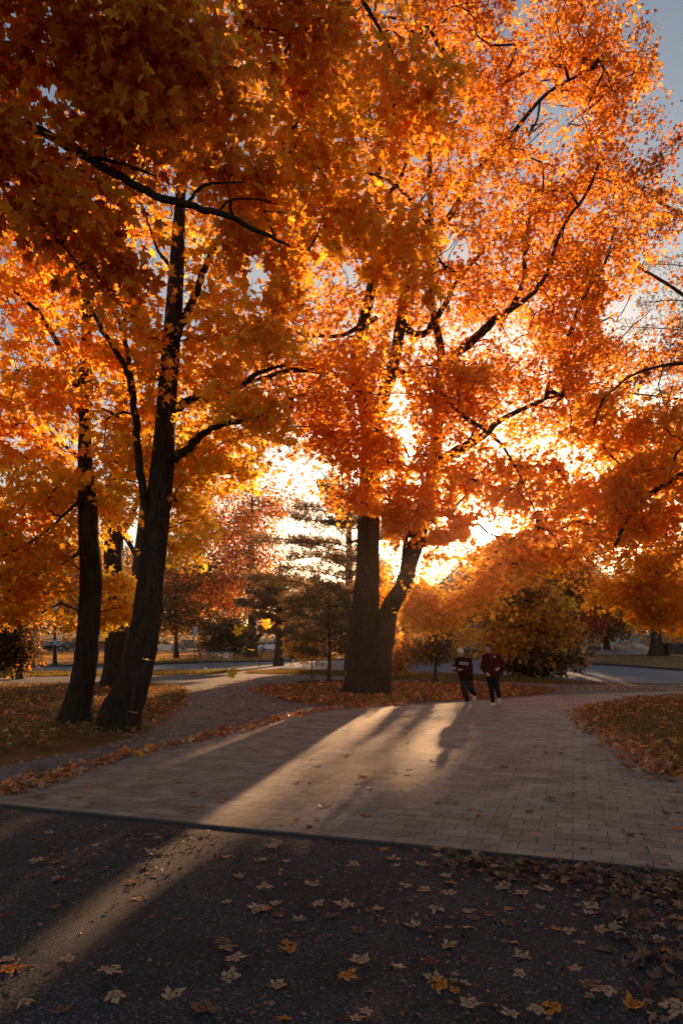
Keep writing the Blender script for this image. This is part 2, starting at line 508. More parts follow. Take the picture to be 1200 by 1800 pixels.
# dirt path: from lower left along the plaza, widening into the gravel area, then behind the tree to the right
dirt = [G(*p) for p in [(-700, 1420), (0, 1300 + 50), (150, 1322), (250, 1292), (300, 1266), (330, 1240), (338, 1215), (300, 1203), (140, 1203), (-200, 1210),
                        (-300, 1194), (0, 1191), (200, 1189), (360, 1187), (425, 1184), (500, 1187), (620, 1190), (700, 1196), (850, 1198), (1000, 1203), (1100, 1204.5), (1400, 1206), (2000, 1206),
                        (2000, 1217), (1200, 1220), (1060, 1224), (960, 1228), (880, 1238), (720, 1246), (650, 1250), (590, 1256), (500, 1275), (400, 1302), (250, 1340), (130, 1380), (60, 1400), (0, 1420)]]
flat('dirt_path', dirt, 0.010, M['dirt'], world=True)
LAWN_R = [G(*p) for p in [(1032, 1252), (1036, 1266), (1058, 1290), (1098, 1306), (1135, 1322), (1150, 1345), (1190, 1366)]] + [np.array([6.9, 6.6]), np.array([11.5, 6.0]), np.array([14.5, 11.0]), np.array([13.0, 17.0])] + [G(*p) for p in [(1200, 1226), (1110, 1232), (1060, 1241)]]
dome('right_lawn', LAWN_R, 0.0, 0.10, M['lawn'])
LAWN_M = [G(*p) for p in [(437, 1219), (470, 1209), (560, 1204), (640, 1202), (760, 1205), (880, 1208), (960, 1214), (990, 1218), (950, 1222), (870, 1229), (800, 1233), (720, 1237), (640, 1241), (590, 1243), (540, 1240), (490, 1233)]]
dome('tree_lawn', LAWN_M, 0.0, 0.09, M['lawn'])
LAWN_L = [G(*p) for p in [(325, 1210), (330, 1225), (310, 1250), (280, 1268), (240, 1290), (130, 1312), (0, 1335), (-250, 1350), (-420, 1280), (-250, 1225), (0, 1206), (200, 1204)]]
dome('left_lawn', LAWN_L, 0.0, 0.09, M['lawn'])
# park road across the scene
road = [G(*p) for p in [(-900, 1188), (0, 1182), (200, 1181), (430, 1178), (520, 1176.5), (620, 1178), (760, 1181), (860, 1186), (1000, 1197), (1100, 1201), (1250, 1204), (1900, 1208),
                        (1900, 1190), (1350, 1186), (1200, 1180), (1080, 1171), (1000, 1167), (930, 1164), (840, 1160), (700, 1159), (600, 1161), (500, 1163), (360, 1166), (200, 1171), (0, 1173), (-900, 1176)]]
flat('park_road', road, 0.012, M['road'], world=True)
kb = MB()
kl = np.array([G(*p) for p in [(-900, 1175), (0, 1172.6), (200, 1170.6), (360, 1165.7), (500, 1162.7), (600, 1160.6), (700, 1158.7), (840, 1159.7), (930, 1163.6), (1000, 1166.6), (1080, 1170.6), (1200, 1179.6), (1350, 1185.5), (1900, 1189.5)]])
kl = catmull(kl, 5)
T_ = np.gradient(kl, axis=0); T_ /= np.linalg.norm(T_, axis=1)[:, None]; N_ = np.stack([-T_[:, 1], T_[:, 0]], 1)
Vk = []
for p, q in zip(kl, N_):
    for off, z in ((0, -0.02), (0, 0.13), (0.25, 0.13), (0.25, -0.02)):
        Vk.append((p[0] + q[0] * off, p[1] + q[1] * off, z))
kb.add(Vk, [(4 * i + a, 4 * i + (a + 1) % 4, 4 * i + 4 + (a + 1) % 4, 4 * i + 4 + a) for i in range(len(kl) - 1) for a in range(3)])
tag(kb.build('road_kerb', M['kerb']), kind='structure')


def ribbon(name, Lp, Rp, off, mt, m=5, seg=6):
    L = catmull(np.array(Lp, float), m); Rr = catmull(np.array(Rp, float), m)
    V = []; n = seg + 1
    for a, b in zip(L, Rr):
        for t in np.linspace(0, 1, n):
            q = a * (1 - t) + b * t
            V.append((q[0], q[1], float(terrain(q[0], q[1])) + off))
    Fs = [(i * n + j, i * n + j + 1, (i + 1) * n + j + 1, (i + 1) * n + j) for i in range(len(L) - 1) for j in range(seg)]
    me = bpy.data.meshes.new(name); me.from_pydata(V, [], Fs); me.update()
    bm = bmesh.new(); bm.from_mesh(me); bmesh.ops.recalc_face_normals(bm, faces=bm.faces)
    if sum(f.normal.z for f in bm.faces) < 0: bmesh.ops.reverse_faces(bm, faces=bm.faces)
    bm.to_mesh(me); bm.free()
    return tag(link(name, me, mt), kind='structure')


def XD(px, d): return ((px - 600) / F * d, d)


ribbon('side_path', [XD(1025, 82), XD(1040, 95), XD(1078, 110), XD(1085, 122), XD(1050, 138)], [XD(1220, 78), XD(1170, 88), XD(1125, 104), XD(1140, 122), XD(1170, 138)], 0.05, M['road'])
ribbon('upper_road', [XD(600, 134), XD(900, 134), XD(1050, 134), XD(1300, 132)], [XD(600, 150), XD(900, 150), XD(1050, 150), XD(1300, 148)], 0.06, M['road'])
ribbon('parking_lot', [XD(-300, 108), XD(0, 108), XD(300, 108), XD(640, 108)], [XD(-300, 124), XD(0, 124), XD(300, 124), XD(640, 124)], 0.05, M['road'])
# dark mulch rings under the two young trees
for nm, (px, py), rr in (('mulch_ring', (578, 1202), 1.3), ('mulch_ring', (768, 1203), 1.25)):
    c_ = G(px, py)
    dome(nm, [c_ + rr * np.array([math.cos(a), 0.8 * math.sin(a)]) for a in np.linspace(0, 2 * math.pi, 14, endpoint=False)], 0.07, 0.05, M['mulch'], 4)

# ------------------------------------------------------------------ leaves
def outline(kind):
    if kind == 'maple':
        h = [(0.0, 0.0), (0.22, -0.06), (0.37, 0.03), (0.24, 0.16), (0.40, 0.27), (0.58, 0.50), (0.34, 0.49), (0.18, 0.46), (0.24, 0.68), (0.0, 1.0)]
    elif kind == 'maple_mid':
        h = [(0.0, 0.0), (0.36, 0.0), (0.23, 0.19), (0.56, 0.48), (0.19, 0.47), (0.0, 1.0)]
    elif kind == 'oak':
        h = [(0.0, 0.0), (0.22, 0.3), (0.30, 0.65), (0.0, 1.0)]
    else:
        h = [(0.0, 0.0), (0.09, 0.45), (0.0, 1.0)]
    pts = h + [(-x, y) for x, y in reversed(h[1:-1])]
    return np.array(pts, float)


TPL = {}
for k_ in ('maple', 'maple_mid', 'oak', 'blade'):
    o_ = outline(k_)
    if k_ in ('maple', 'maple_mid'):
        V_ = np.vstack([[0, 0.38], o_]); nn = len(o_)
        T3 = np.array([(0, 1 + i, 1 + (i + 1) % nn) for i in range(nn)])
    else:
        V_ = o_; nn = len(o_)
        T3 = np.array([(0, i, i + 1) for i in range(1, nn - 1)])
    TPL[k_] = (V_, T3)


def leaf_mesh(name, pos, nor, tip, size, col, kind='maple_mid', curl=0.35, fold=0.25, rng=RNG, twigs=None):
    """one leaf per row of pos; nor ~ blade normal, tip ~ direction the tip points to"""
    V2, T3 = TPL[kind]
    n = len(pos); k = len(V2)
    nor = nor / (np.linalg.norm(nor, axis=1)[:, None] + 1e-9)
    ty = tip - (tip * nor).sum(1)[:, None] * nor
    ty /= np.linalg.norm(ty, axis=1)[:, None] + 1e-9
    tx = np.cross(ty, nor)
    x = V2[:, 0][None]; y = V2[:, 1][None]
    cu = curl * (0.4 + 1.2 * rng.random((n, 1))); fo = fold * (rng.random((n, 1)) * 1.6 - 0.3)
    z = -cu * ((y - 0.3) ** 2 + x ** 2) + fo * np.abs(x) + 0.10 * (rng.random((n, k)) - 0.5) * (curl > 0)
    s = size[:, None]
    W = pos[:, None, :] + (s * x)[..., None] * tx[:, None] + (s * y)[..., None] * ty[:, None] + (s * z)[..., None] * nor[:, None]
    T = (np.arange(n)[:, None, None] * k + T3[None]).reshape(-1, 3)
    cols = np.repeat(col, k, 0)
    W = W.reshape(-1, 3)
    if twigs is None:
        return np_mesh(name, W, T, cols)
    TV, TQ = twigs
    T2 = np.vstack([TQ[:, [0, 1, 2]], TQ[:, [0, 2, 3]]]) + len(W)
    me = np_mesh(name, np.vstack([W, TV]), np.vstack([T, T2]), np.vstack([cols, np.full((len(TV), 3), 0.06)]))
    mi = np.zeros(len(T) + len(T2), np.int32); mi[len(T):] = 1
    me.polygons.foreach_set('material_index', mi)
    return me


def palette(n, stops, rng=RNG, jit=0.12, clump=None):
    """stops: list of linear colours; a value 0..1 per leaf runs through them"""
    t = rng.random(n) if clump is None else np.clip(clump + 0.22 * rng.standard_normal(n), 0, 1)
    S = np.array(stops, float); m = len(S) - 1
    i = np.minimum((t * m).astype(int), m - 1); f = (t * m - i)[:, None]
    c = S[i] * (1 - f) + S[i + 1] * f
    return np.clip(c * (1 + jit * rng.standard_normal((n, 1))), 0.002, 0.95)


YEL = (0.93, 0.60, 0.045); GOLD = (0.92, 0.50, 0.028); ORG = (0.90, 0.40, 0.022); DORG = (0.84, 0.305, 0.018)
RED = (0.50, 0.065, 0.014); BRN = (0.22, 0.085, 0.025); OLV = (0.14, 0.115, 0.03); GRN = (0.05, 0.07, 0.02); PNK = (0.70, 0.08, 0.05)

# patches of sky the photo shows through the crowns (photo pixels: x, y, rx, ry, how empty)
GAPS = [(796, 1014, 36, 26, .8), (85, 178, 38, 22, .85), (140, 195, 18, 12, .8), (395, 112, 20, 14, .8), (452, 480, 16, 46, .9), (472, 420, 10, 22, .6), (120, 270, 14, 10, .6),
        (20, 560, 22, 18, .5), (80, 600, 14, 12, .5), (716, 770, 12, 40, .85), (735, 840, 20, 12, .7), (815, 885, 22, 18, .8), (770, 920, 26, 14, .8), (847, 935, 21, 19, 1), (806, 962, 26, 15, .92), (765, 965, 20, 10, .8),
        (700, 700, 14, 26, .7), (570, 300, 12, 14, .6), (800, 435, 28, 24, .85), (965, 225, 60, 40, .8), (1010, 200, 40, 26, .6), (920, 300, 22, 22, .6), (905, 590, 22, 38, .6), (940, 640, 26, 20, .5),
        (1000, 800, 16, 26, .6), (1040, 790, 16, 14, .6), (905, 790, 26, 14, .6), (875, 770, 18, 14, .6), (965, 670, 14, 30, .6), (500, 800, 40, 18, .75), (545, 830, 34, 26, .8), (700, 590, 12, 24, .6),
        (640, 250, 10, 10, .5), (1065, 470, 14, 24, .6), (1085, 560, 34, 34, .9), (1130, 560, 40, 50, .9), (1150, 450, 30, 40, .7), (1185, 30, 30, 120, 1), (1190, 140, 26, 60, 1), (1175, 200, 22, 30, .8), (1160, 700, 26, 30, .4)]


def thin(pos, strength=1.0, rng=RNG):
    px = pos[:, 0] / np.maximum(pos[:, 1], 1) * F + 600; py = HZ - (pos[:, 2] - EYE) / np.maximum(pos[:, 1], 1) * F
    keep = np.ones(len(pos), bool)
    for gx, gy, rx, ry, e_ in GAPS:
        q = ((px - gx) / rx) ** 2 + ((py - gy) / ry) ** 2
        q *= 1 + 0.35 * np.sin(px * 0.31 + gy) * np.cos(py * 0.27 + gx)
        pr = np.where(q < 1, e_, np.where(q < 1.5, e_ * 0.5, 0))
        keep &= rng.random(len(pos)) > pr * strength
    return keep


# strips of ground that the low sun reaches between the trees (photo pixels on the ground)
def lit_keep(pos, rng=RNG):
    """prune leaves whose shadow would fall on the sunlit strips of the pavement"""
    t = pos[:, 2] / SUN[2]
    gx = pos[:, 0] - SUN[0] * t; gy = pos[:, 1] - SUN[1] * t
    yy = np.maximum(gy, 0.5)
    px = gx / yy * F + 600; py = HZ + EYE * F / yy
    # each strip is a wedge towards the sun's foot point (847, HZ): a = (px-847)/(py-HZ)
    a = (px - 847) / (py - HZ)
    inb = (gy > 2.0) & (gy < 17.5)
    band = np.zeros(len(pos))
    for lo, hi, y0, y1, e_ in LIT:
        band = np.maximum(band, np.where(inb & (a > lo) & (a < hi) & (py > y0) & (py < y1), e_, 0))
    # and the low light that rims the two joggers
    tj = pos[:, 1] - 17.2; jx = pos[:, 0] - tj * SUN[0] / SUN[1]; jz = pos[:, 2] - tj * SUN[2] / SUN[1]
    band = np.maximum(band, np.where((tj > 1) & (jx > 2.9) & (jx < 4.3) & (jz > 0.9) & (jz < 1.8), 0.6, 0))
    return rng.random(len(pos)) > band


LIT = [(-1.47, -1.25, 1235, 1700, 0.97), (-1.12, -0.90, 1235, 1470, 0.9), (-0.76, -0.40, 1230, 1400, 0.9), (-0.40, -0.12, 1230, 1330, 0.85), (-0.1, 0.2, 1228, 1290, 0.5)]


# ------------------------------------------------------------------ trees
def trunk_mesh(limbs, rng, flare=None, sides=16):
    """limbs: list of (points Nx3, radii N); the first is the trunk with a root flare"""
    Vs = []; Qs = []; b = 0
    for li, lb in enumerate(limbs):
        if lb is None: continue
        pts, rad = lb
        m = 7 if li == 0 else 5
        pr = catmull(np.column_stack([pts, rad]), m)
        path = pr[:, :3]; r = np.maximum(pr[:, 3], 0.004)
        ns = 40 if li == 0 else (sides if r.max() > 0.06 else 7)
        if li > 0:
            path = path + rng.standard_normal(path.shape) * (r[:, None] * (0.04 if r.max() > .15 else 0.2)) * (np.arange(len(path)) > 0)[:, None]
        wob = np.ones((len(path), ns))
        th = np.linspace(0, 2 * math.pi, ns, endpoint=False)
        if li == 0:
            ph = rng.random(4) * 6.28
            zz = path[:, 2:3]
            wob = 1 + 0.04 * np.sin(3 * th + ph[0] + zz * 0.8) + 0.035 * np.sin(7 * th + ph[1] + zz * 0.5) + 0.02 * np.sin(13 * th + ph[2])
            wob = wob + 0.02 * rng.standard_normal(wob.shape)
            if flare:
                amt, hgt, k = flare
                f = np.exp(-np.maximum(zz - path[0, 2] - 0.15, 0) / hgt)
                wob = wob + amt * f * (0.55 + 0.45 * np.sin(k * th + ph[3]) + 0.2 * np.sin((k + 2) * th + ph[0]))
        V, Q = tube(path, r, ns, wob)
        Vs.append(V); Qs.append(Q + b); b += len(V)
    return np.vstack(Vs), np.vstack(Qs)


def grow(limbs, targets, rng, r0=0.006, sag=0.06, start=0):
    """twigs and boughs from the nearest wood to every spray centre"""
    nodes = []; nr = []
    for li, (pts, rad) in enumerate(limbs):
        pr = catmull(np.column_stack([pts, rad]), 6)
        if li == 0: pr = pr[int(len(pr) * start):]
        nodes += list(pr[:, :3]); nr += list(pr[:, 3])
    cap = 8 * len(targets) + len(nodes)
    N = np.zeros((cap, 3)); N[:len(nodes)] = nodes; n = len(nodes)
    par = -np.ones(cap, int); cnt = np.zeros(cap)
    base = n
    d0 = np.array([np.min(((N[:n] - t) ** 2).sum(1)) for t in targets])
    segs = []
    for ti in np.argsort(d0):
        t = targets[ti]
        dv = t - N[:n]; d = np.sqrt((dv ** 2).sum(1))
        cost = d * (1 + 0.25 * (dv[:, 2] < -0.3 * d))
        a = int(np.argmin(cost)); L = d[a]
        k = int(np.clip(L / 0.45, 2, 7))
        ids = [a]
        mid = rng.standard_normal(3) * L * 0.09 + np.array([0, 0, L * sag])
        for s in range(1, k + 1):
            u = s / k
            q = N[a] * (1 - u) + t * u + mid * math.sin(math.pi * u)
            N[n] = q; par[n] = ids[-1]; ids.append(n); n += 1
        segs.append(ids)
    # wood thickness from the number of tips carried
    for ids in segs:
        j = ids[-1]
        while j >= base:
            cnt[j] += 1; j = par[j]
    Vs = []; Qs = []; b = 0
    for ids in segs:
        ids_r = [max(1, cnt[ids[1]])] + [max(1, cnt[i]) for i in ids[1:]]
        r = r0 * np.power(np.array(ids_r), 0.5); r[-1] *= 0.6
        V, Q = tube(N[ids], r, 5 if r[0] > 2.2 * r0 else 4)
        Vs.append(V); Qs.append(Q + b); b += len(V)
    return np.vstack(Vs), np.vstack(Qs)


def sample_blobs(blobs, rng, zmin=1.2):
    """blobs: (px, py, d, rx_px, ry_px, rd_m, n) -> spray centres, favouring the shell"""
    out_ = []; tone = []
    for bi, bl in enumerate(blobs):
        px, py, d, rx, ry, rd, n = bl[:7]
        tn = bl[7] if len(bl) > 7 else 0.5
        c = P(px, py, d); s = d / F
        u = rng.standard_normal((n, 3)); u /= np.linalg.norm(u, axis=1)[:, None]
        r = rng.random((n, 1)) ** 0.45
        q = u * r * np.array([rx * s, rd, ry * s])
        out_.append(c + q); tone += [tn] * n
    o = np.vstack(out_)
    keep = o[:, 2] > zmin
    return o[keep], np.array(tone)[keep]


def spray_leaves(centres, tone, rng, per, rad, flatn, droop=0.25, size=0.13, sj=0.25, up=0.65):
    n = len(centres) * per
    c = np.repeat(centres, per, 0); tn = np.repeat(tone + 0.13 * rng.standard_normal(len(tone)), per)
    a = rng.random(n) * 2 * math.pi; rr = np.sqrt(rng.random(n))
    R_ = np.repeat(rad * (0.6 + 0.8 * rng.random(len(centres))), per)
    off = np.stack([np.cos(a) * rr * R_, np.sin(a) * rr * R_, rng.standard_normal(n) * R_ * flatn - droop * (rr ** 2) * R_], 1)
    # tilt every spray a little
    tx = np.repeat(rng.standard_normal(len(centres)) * 0.25, per); tyy = np.repeat(rng.standard_normal(len(centres)) * 0.25, per)
    off[:, 2] += off[:, 0] * tx + off[:, 1] * tyy
    pos = c + off
    nor = rng.standard_normal((n, 3)) * np.array([0.62, 0.62, 0.45]) + np.array([0, 0, up])
    tip = np.stack([np.cos(a), np.sin(a), -0.35 - 0.5 * rng.random(n)], 1) + rng.standard_normal((n, 3)) * 0.35
    sz = size * (1 + sj * rng.standard_normal(n)).clip(0.45, 1.6)
    return pos, nor, tip, sz, tn


def tree(name, label, cat, limbs_px, blobs, stops, per=70, rad=0.5, size=0.13, kind='maple_mid', mat_leaf='leaf', mat_bark='bark',
         flare=(0.9, 0.45, 5), seed=1, group=None, start=0.4, gap=1.0, lit=True, flatn=0.22, droop=0.25, r0=0.0065, sides=16, up=0.65, zmin=1.2, curl=0.35, clear=()):
    """limbs_px: list of limbs, each a list of (px, py, d, width_px)"""
    rng = np.random.default_rng(seed)
    limbs = []
    for L in limbs_px:
        pts = np.array([P(a[0], a[1], a[2]) for a in L]); rd = np.array([a[3] * a[2] / F / 2 for a in L])
        limbs.append((pts, rd))
    base = limbs[0][0][0].copy()
    base[2] = float(terrain(base[0], base[1]))
    limbs[0][0][0][2] = base[2] - 0.25 if limbs[0][0][0][2] < base[2] + 1.0 else limbs[0][0][0][2]
    cen, tone = sample_blobs(blobs, rng, zmin)
    root = empty(name, base)
    tag(root, label, cat, group)
    rel = lambda V: V - base
    V, Q = trunk_mesh(limbs[:1], rng, flare, sides)
    link('trunk', np_mesh('trunk', rel(V), Q, smooth_shade=True), M[mat_bark], root)
    for lb in limbs[1:]:
        V, Q = trunk_mesh([None, lb], rng, None, sides)
        link('limb', np_mesh('limb', rel(V), Q, smooth_shade=True), M[mat_bark], root)
    TV, TQ = grow(limbs, cen, rng, r0, start=start)
    pos, nor, tip, sz, tn = spray_leaves(cen, tone, rng, per, rad, flatn, droop, size, up=up)
    keep = pos[:, 2] > terrain(pos[:, 0], pos[:, 1]) + (0.05 if zmin < 1 else 0.35)
    ppx = pos[:, 0] / pos[:, 1] * F + 600; ppy = HZ - (pos[:, 2] - EYE) / pos[:, 1] * F
    if clear:
        for ci in range(1, len(limbs_px)):
            if ci not in [c_[0] for c_ in clear]:
                L_ = np.array(limbs_px[ci], float); hz_ = abs(L_[0, 0] - L_[-1, 0]) > abs(L_[0, 1] - L_[-1, 1])
                lo_, hi_ = (L_[:, 0].min(), L_[:, 0].max()) if hz_ else (L_[:, 1].min(), L_[:, 1].max())
                clear = list(clear) + [(ci, lo_, hi_, .62)]
    for ci, y0_, y1_, pc in clear:
        L_ = np.array(limbs_px[ci], float); o_ = np.argsort(L_[:, 0 if abs(L_[0, 0] - L_[-1, 0]) > abs(L_[0, 1] - L_[-1, 1]) else 1])
        if abs(L_[0, 0] - L_[-1, 0]) > abs(L_[0, 1] - L_[-1, 1]):
            off_ = np.abs(ppy - np.interp(ppx, L_[o_, 0], L_[o_, 1])); rg = (ppx > y0_) & (ppx < y1_); wd_ = np.interp(ppx, L_[o_, 0], L_[o_, 3])
        else:
            off_ = np.abs(ppx - np.interp(ppy, L_[o_, 1], L_[o_, 0])); rg = (ppy > y0_) & (ppy < y1_); wd_ = np.interp(ppy, L_[o_, 1], L_[o_, 3])
        keep &= ~(rg & (off_ < wd_ * .62 + 3) & (pos[:, 1] < L_[:, 2].mean() + .15) & (rng.random(len(pos)) < pc))
    if gap: keep &= thin(pos, gap, rng)
    if lit: keep &= lit_keep(pos, rng)
    pos, nor, tip, sz, tn = pos[keep], nor[keep], tip[keep], sz[keep], tn[keep]
    col = palette(len(pos), stops, rng, clump=tn)
    me = leaf_mesh('crown', rel(pos), nor, tip, sz, col, kind, rng=rng, curl=curl, twigs=(rel(TV), TQ))
    link('crown', me, M[mat_leaf], root); me.materials.append(M[mat_bark])
    NLEAF.append((name, len(pos)))
    return root


NLEAF = []

WARM = [YEL, GOLD, ORG, ORG, DORG]
MAIN = [GOLD, ORG, ORG, DORG, DORG]
MIDT = [GOLD, ORG, (0.84, 0.34, 0.02), (0.72, 0.245, 0.015), (0.60, 0.17, 0.012)]  # deeper stops put the vignetted dark of the upper crown into leaf colour
DEEP = [ORG, DORG, DORG, RED]
RUST = [GOLD, ORG, DORG, RED, BRN, OLV]

# the big double-stemmed maple in the middle
D = 20.0
tree('maple_tree', 'huge orange maple with two stems and flared roots standing beside the paved path', 'tree',
     [[(643, 1232, D, 78), (641, 1190, D, 63), (640, 1140, D, 54), (641, 1080, D, 49), (645, 1000, D, 40), (647, 920, D, 38), (650, 840, D, 36), (652, 760, D, 33), (640, 690, D, 30), (628, 640, D, 26), (640, 560, D, 20), (660, 460, D, 16), (664, 330, D, 12), (668, 200, D, 8)],
      [(668, 1225, D, 40), (672, 1150, D - .2, 36), (679, 1110, D - .2, 34), (685, 1070, D - .3, 33), (708, 1030, D - .4, 29), (722, 980, D - .5, 29), (738, 930, D - .4, 28), (756, 860, D - .3, 26), (766, 780, D - .2, 22), (772, 700, D, 18), (775, 620, D, 14), (760, 540, D + .3, 12), (757, 420, D + .3, 11), (755, 280, D + .4, 9), (758, 150, D + .4, 6)],
      [(714, 1010, D - .5, 14), (712, 960, D - .6, 9), (722, 900, D - .8, 6), (742, 850, D - 1, 4)],
      [(652, 760, D, 28), (672, 700, D - .2, 24), (692, 640, D - .3, 21), (704, 570, D - .3, 19), (716, 500, D - .3, 16), (745, 440, D - .3, 12), (790, 380, D, 11), (840, 300, D, 10), (900, 235, D, 8), (960, 165, D, 6), (1040, 120, D, 4)],
      [(704, 570, D - .3, 14), (740, 590, D + .4, 12), (770, 555, D + .8, 11), (800, 500, D + 1, 8), (850, 440, D + 1, 5)],
      [(775, 650, D, 15), (830, 596, D - .4, 15), (862, 568, D - .6, 15), (890, 550, D - .7, 11), (920, 495, D - .8, 9), (922, 450, D - .8, 7), (930, 380, D - .8, 5)],
      [(890, 550, D - .7, 9), (940, 510, D - 1, 8), (965, 470, D - 1, 7), (985, 405, D - 1, 6), (1030, 340, D - 1, 5), (1050, 290, D - 1, 3)],
      [(700, 650, D - .3, 9), (760, 680, D - 1.8, 8), (820, 735, D - 2.6, 8), (870, 770, D - 3, 6), (905, 820, D - 3.4, 4), (940, 900, D - 3.8, 3)],
      [(640, 700, D, 13), (590, 660, D - 1, 10), (530, 650, D - 2, 9), (490, 656, D - 2.5, 8), (440, 672, D - 3, 6)],
      [(660, 560, D, 10), (600, 590, D - 1, 7), (560, 590, D - 1.4, 6), (530, 588, D - 1.6, 5), (470, 560, D - 2, 3)],
      [(664, 360, D, 9), (700, 320, D, 7), (720, 270, D, 5), (760, 200, D, 3)],
      [(668, 250, D, 8), (620, 180, D - .5, 6), (560, 120, D - 1, 5)],
      [(757, 400, D + .3, 8), (700, 330, D - .6, 6), (640, 300, D - 1.5, 5), (560, 250, D - 2.4, 4)],
      [(760, 820, D, 20), (800, 795, D - .6, 18), (850, 765, D - 1, 13), (880, 738, D - 1.2, 10), (960, 700, D - 1.4, 6)],
      [(1000, 590, D + 1, 10), (1030, 510, D + 1, 8), (1060, 470, D + 1, 6), (1080, 400, D + 1, 4)]],
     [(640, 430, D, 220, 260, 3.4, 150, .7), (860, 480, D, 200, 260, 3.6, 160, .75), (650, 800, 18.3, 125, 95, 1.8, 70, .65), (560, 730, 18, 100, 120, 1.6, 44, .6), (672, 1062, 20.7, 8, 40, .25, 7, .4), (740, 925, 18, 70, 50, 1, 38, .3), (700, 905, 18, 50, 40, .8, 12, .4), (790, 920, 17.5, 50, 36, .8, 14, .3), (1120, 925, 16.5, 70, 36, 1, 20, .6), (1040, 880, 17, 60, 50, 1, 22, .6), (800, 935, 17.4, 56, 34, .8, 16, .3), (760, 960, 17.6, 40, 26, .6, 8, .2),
      (745, 1050, 17.6, 50, 24, .9, 15, .05), (762, 1082, 17.4, 48, 8, .6, 18, .05), (712, 1010, 17.8, 26, 26, .5, 6, .05), (830, 1050, 17.0, 30, 18, .6, 7, .1), (780, 860, 17.8, 90, 90, 1.2, 50, .25), (800, 930, 17.4, 40, 30, .6, 6, .2), (850, 1020, 17, 40, 18, .7, 10, .2), (650, 650, 18.4, 90, 90, 1.2, 34, .4), (900, 975, 16.5, 75, 52, 1.0, 22, .15), (890, 830, 17, 130, 95, 1.6, 60, .5), (985, 930, 16, 66, 90, 1.0, 32, .35),  # lowest sprays toned golden: sunlight put into their leaf colour
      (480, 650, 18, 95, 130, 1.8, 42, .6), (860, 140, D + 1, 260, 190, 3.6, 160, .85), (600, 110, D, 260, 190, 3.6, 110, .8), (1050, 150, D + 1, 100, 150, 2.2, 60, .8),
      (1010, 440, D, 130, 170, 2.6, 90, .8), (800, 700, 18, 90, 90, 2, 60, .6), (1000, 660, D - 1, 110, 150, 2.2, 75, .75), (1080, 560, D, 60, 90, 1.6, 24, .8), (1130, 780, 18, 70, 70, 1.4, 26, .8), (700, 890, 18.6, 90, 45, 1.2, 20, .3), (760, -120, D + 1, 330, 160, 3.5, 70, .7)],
     MIDT, per=74, rad=0.64, r0=0.009, size=0.122, seed=3, flare=(0.70, 0.25, 7), clear=[(0, 905, 1240, 1), (1, 930, 1240, .93), (3, 560, 700, .6), (5, 830, 925, .6)])

# the two maples on the left lawn
d = 12.4
tree('maple_tree', 'tall golden maple with a thick leaning trunk that forks low, nearer the paved path', 'tree',
     [[(206, 1288, d, 72), (214, 1255, d, 66), (232, 1210, d, 56), (248, 1150, d, 52), (259, 1090, d, 49), (266, 1020, d, 46), (272, 960, d, 43), (279, 890, d, 42), (285, 820, d, 40), (291, 740, d, 35), (296, 660, d, 32), (303, 580, d, 30), (309, 500, d, 27), (313, 430, d, 23), (318, 340, d, 17), (322, 220, d, 11), (326, 90, d, 7)],
      [(272, 930, d, 18), (256, 885, d - .1, 15), (247, 830, d - .2, 14), (240, 760, d - .2, 13), (235, 700, d - .2, 12), (218, 640, d - .3, 10), (180, 580, d - .4, 9), (160, 540, d - .4, 7), (140, 490, d - .5, 6), (120, 440, d - .5, 4), (60, 400, d - .6, 3)],
      [(235, 700, d - .2, 10), (228, 640, d - .1, 9), (214, 580, d - .1, 8), (200, 540, d, 6), (160, 480, d, 5), (130, 450, d, 4)],
      [(290, 812, d, 24), (322, 795, d - .2, 15), (345, 772, d - .3, 13), (380, 750, d - .5, 10), (430, 738, d - .8, 8), (470, 726, d - 1, 4)],
      [(298, 720, d, 20), (340, 700, d + .2, 12), (380, 705, d + .3, 10), (420, 680, d + .3, 11), (455, 655, d + .3, 8), (510, 640, d + .3, 4)],
      [(303, 600, d, 18), (325, 560, d + .1, 14), (345, 510, d + .2, 13), (362, 470, d + .3, 12), (385, 420, d + .4, 9), (430, 350, d + .5, 6), (450, 250, d + .5, 4)],
      [(309, 480, d, 9), (290, 455, d, 7), (278, 440, d, 5), (250, 360, d, 3)]],
     [(330, 620, d, 110, 150, 1.3, 44, .5), (400, 560, d, 90, 130, 1.2, 28, .55), (395, 805, d + .6, 70, 60, .7, 26, .02), (320, 925, d + .4, 35, 70, .5, 16, .1), (320, 840, d + .5, 50, 50, .5, 14, .12),
      (200, 600, d, 130, 160, 1.4, 46, .6), (300, 330, d, 210, 150, 1.8, 62, .65), (340, 60, d, 240, 200, 2.0, 50, .55), (215, 800, d + .3, 60, 70, .8, 20, .15), (440, 720, d - .6, 60, 60, .8, 20, .4)],
     WARM, per=47, rad=0.42, size=0.132, seed=5, flare=(0.35, 0.5, 4), clear=[(0, 430, 760, .8), (0, 760, 1100, .95), (1, 560, 930, .8), (2, 540, 700, .7), (3, 290, 440, .6), (5, 400, 600, .6)])
d = 13.0
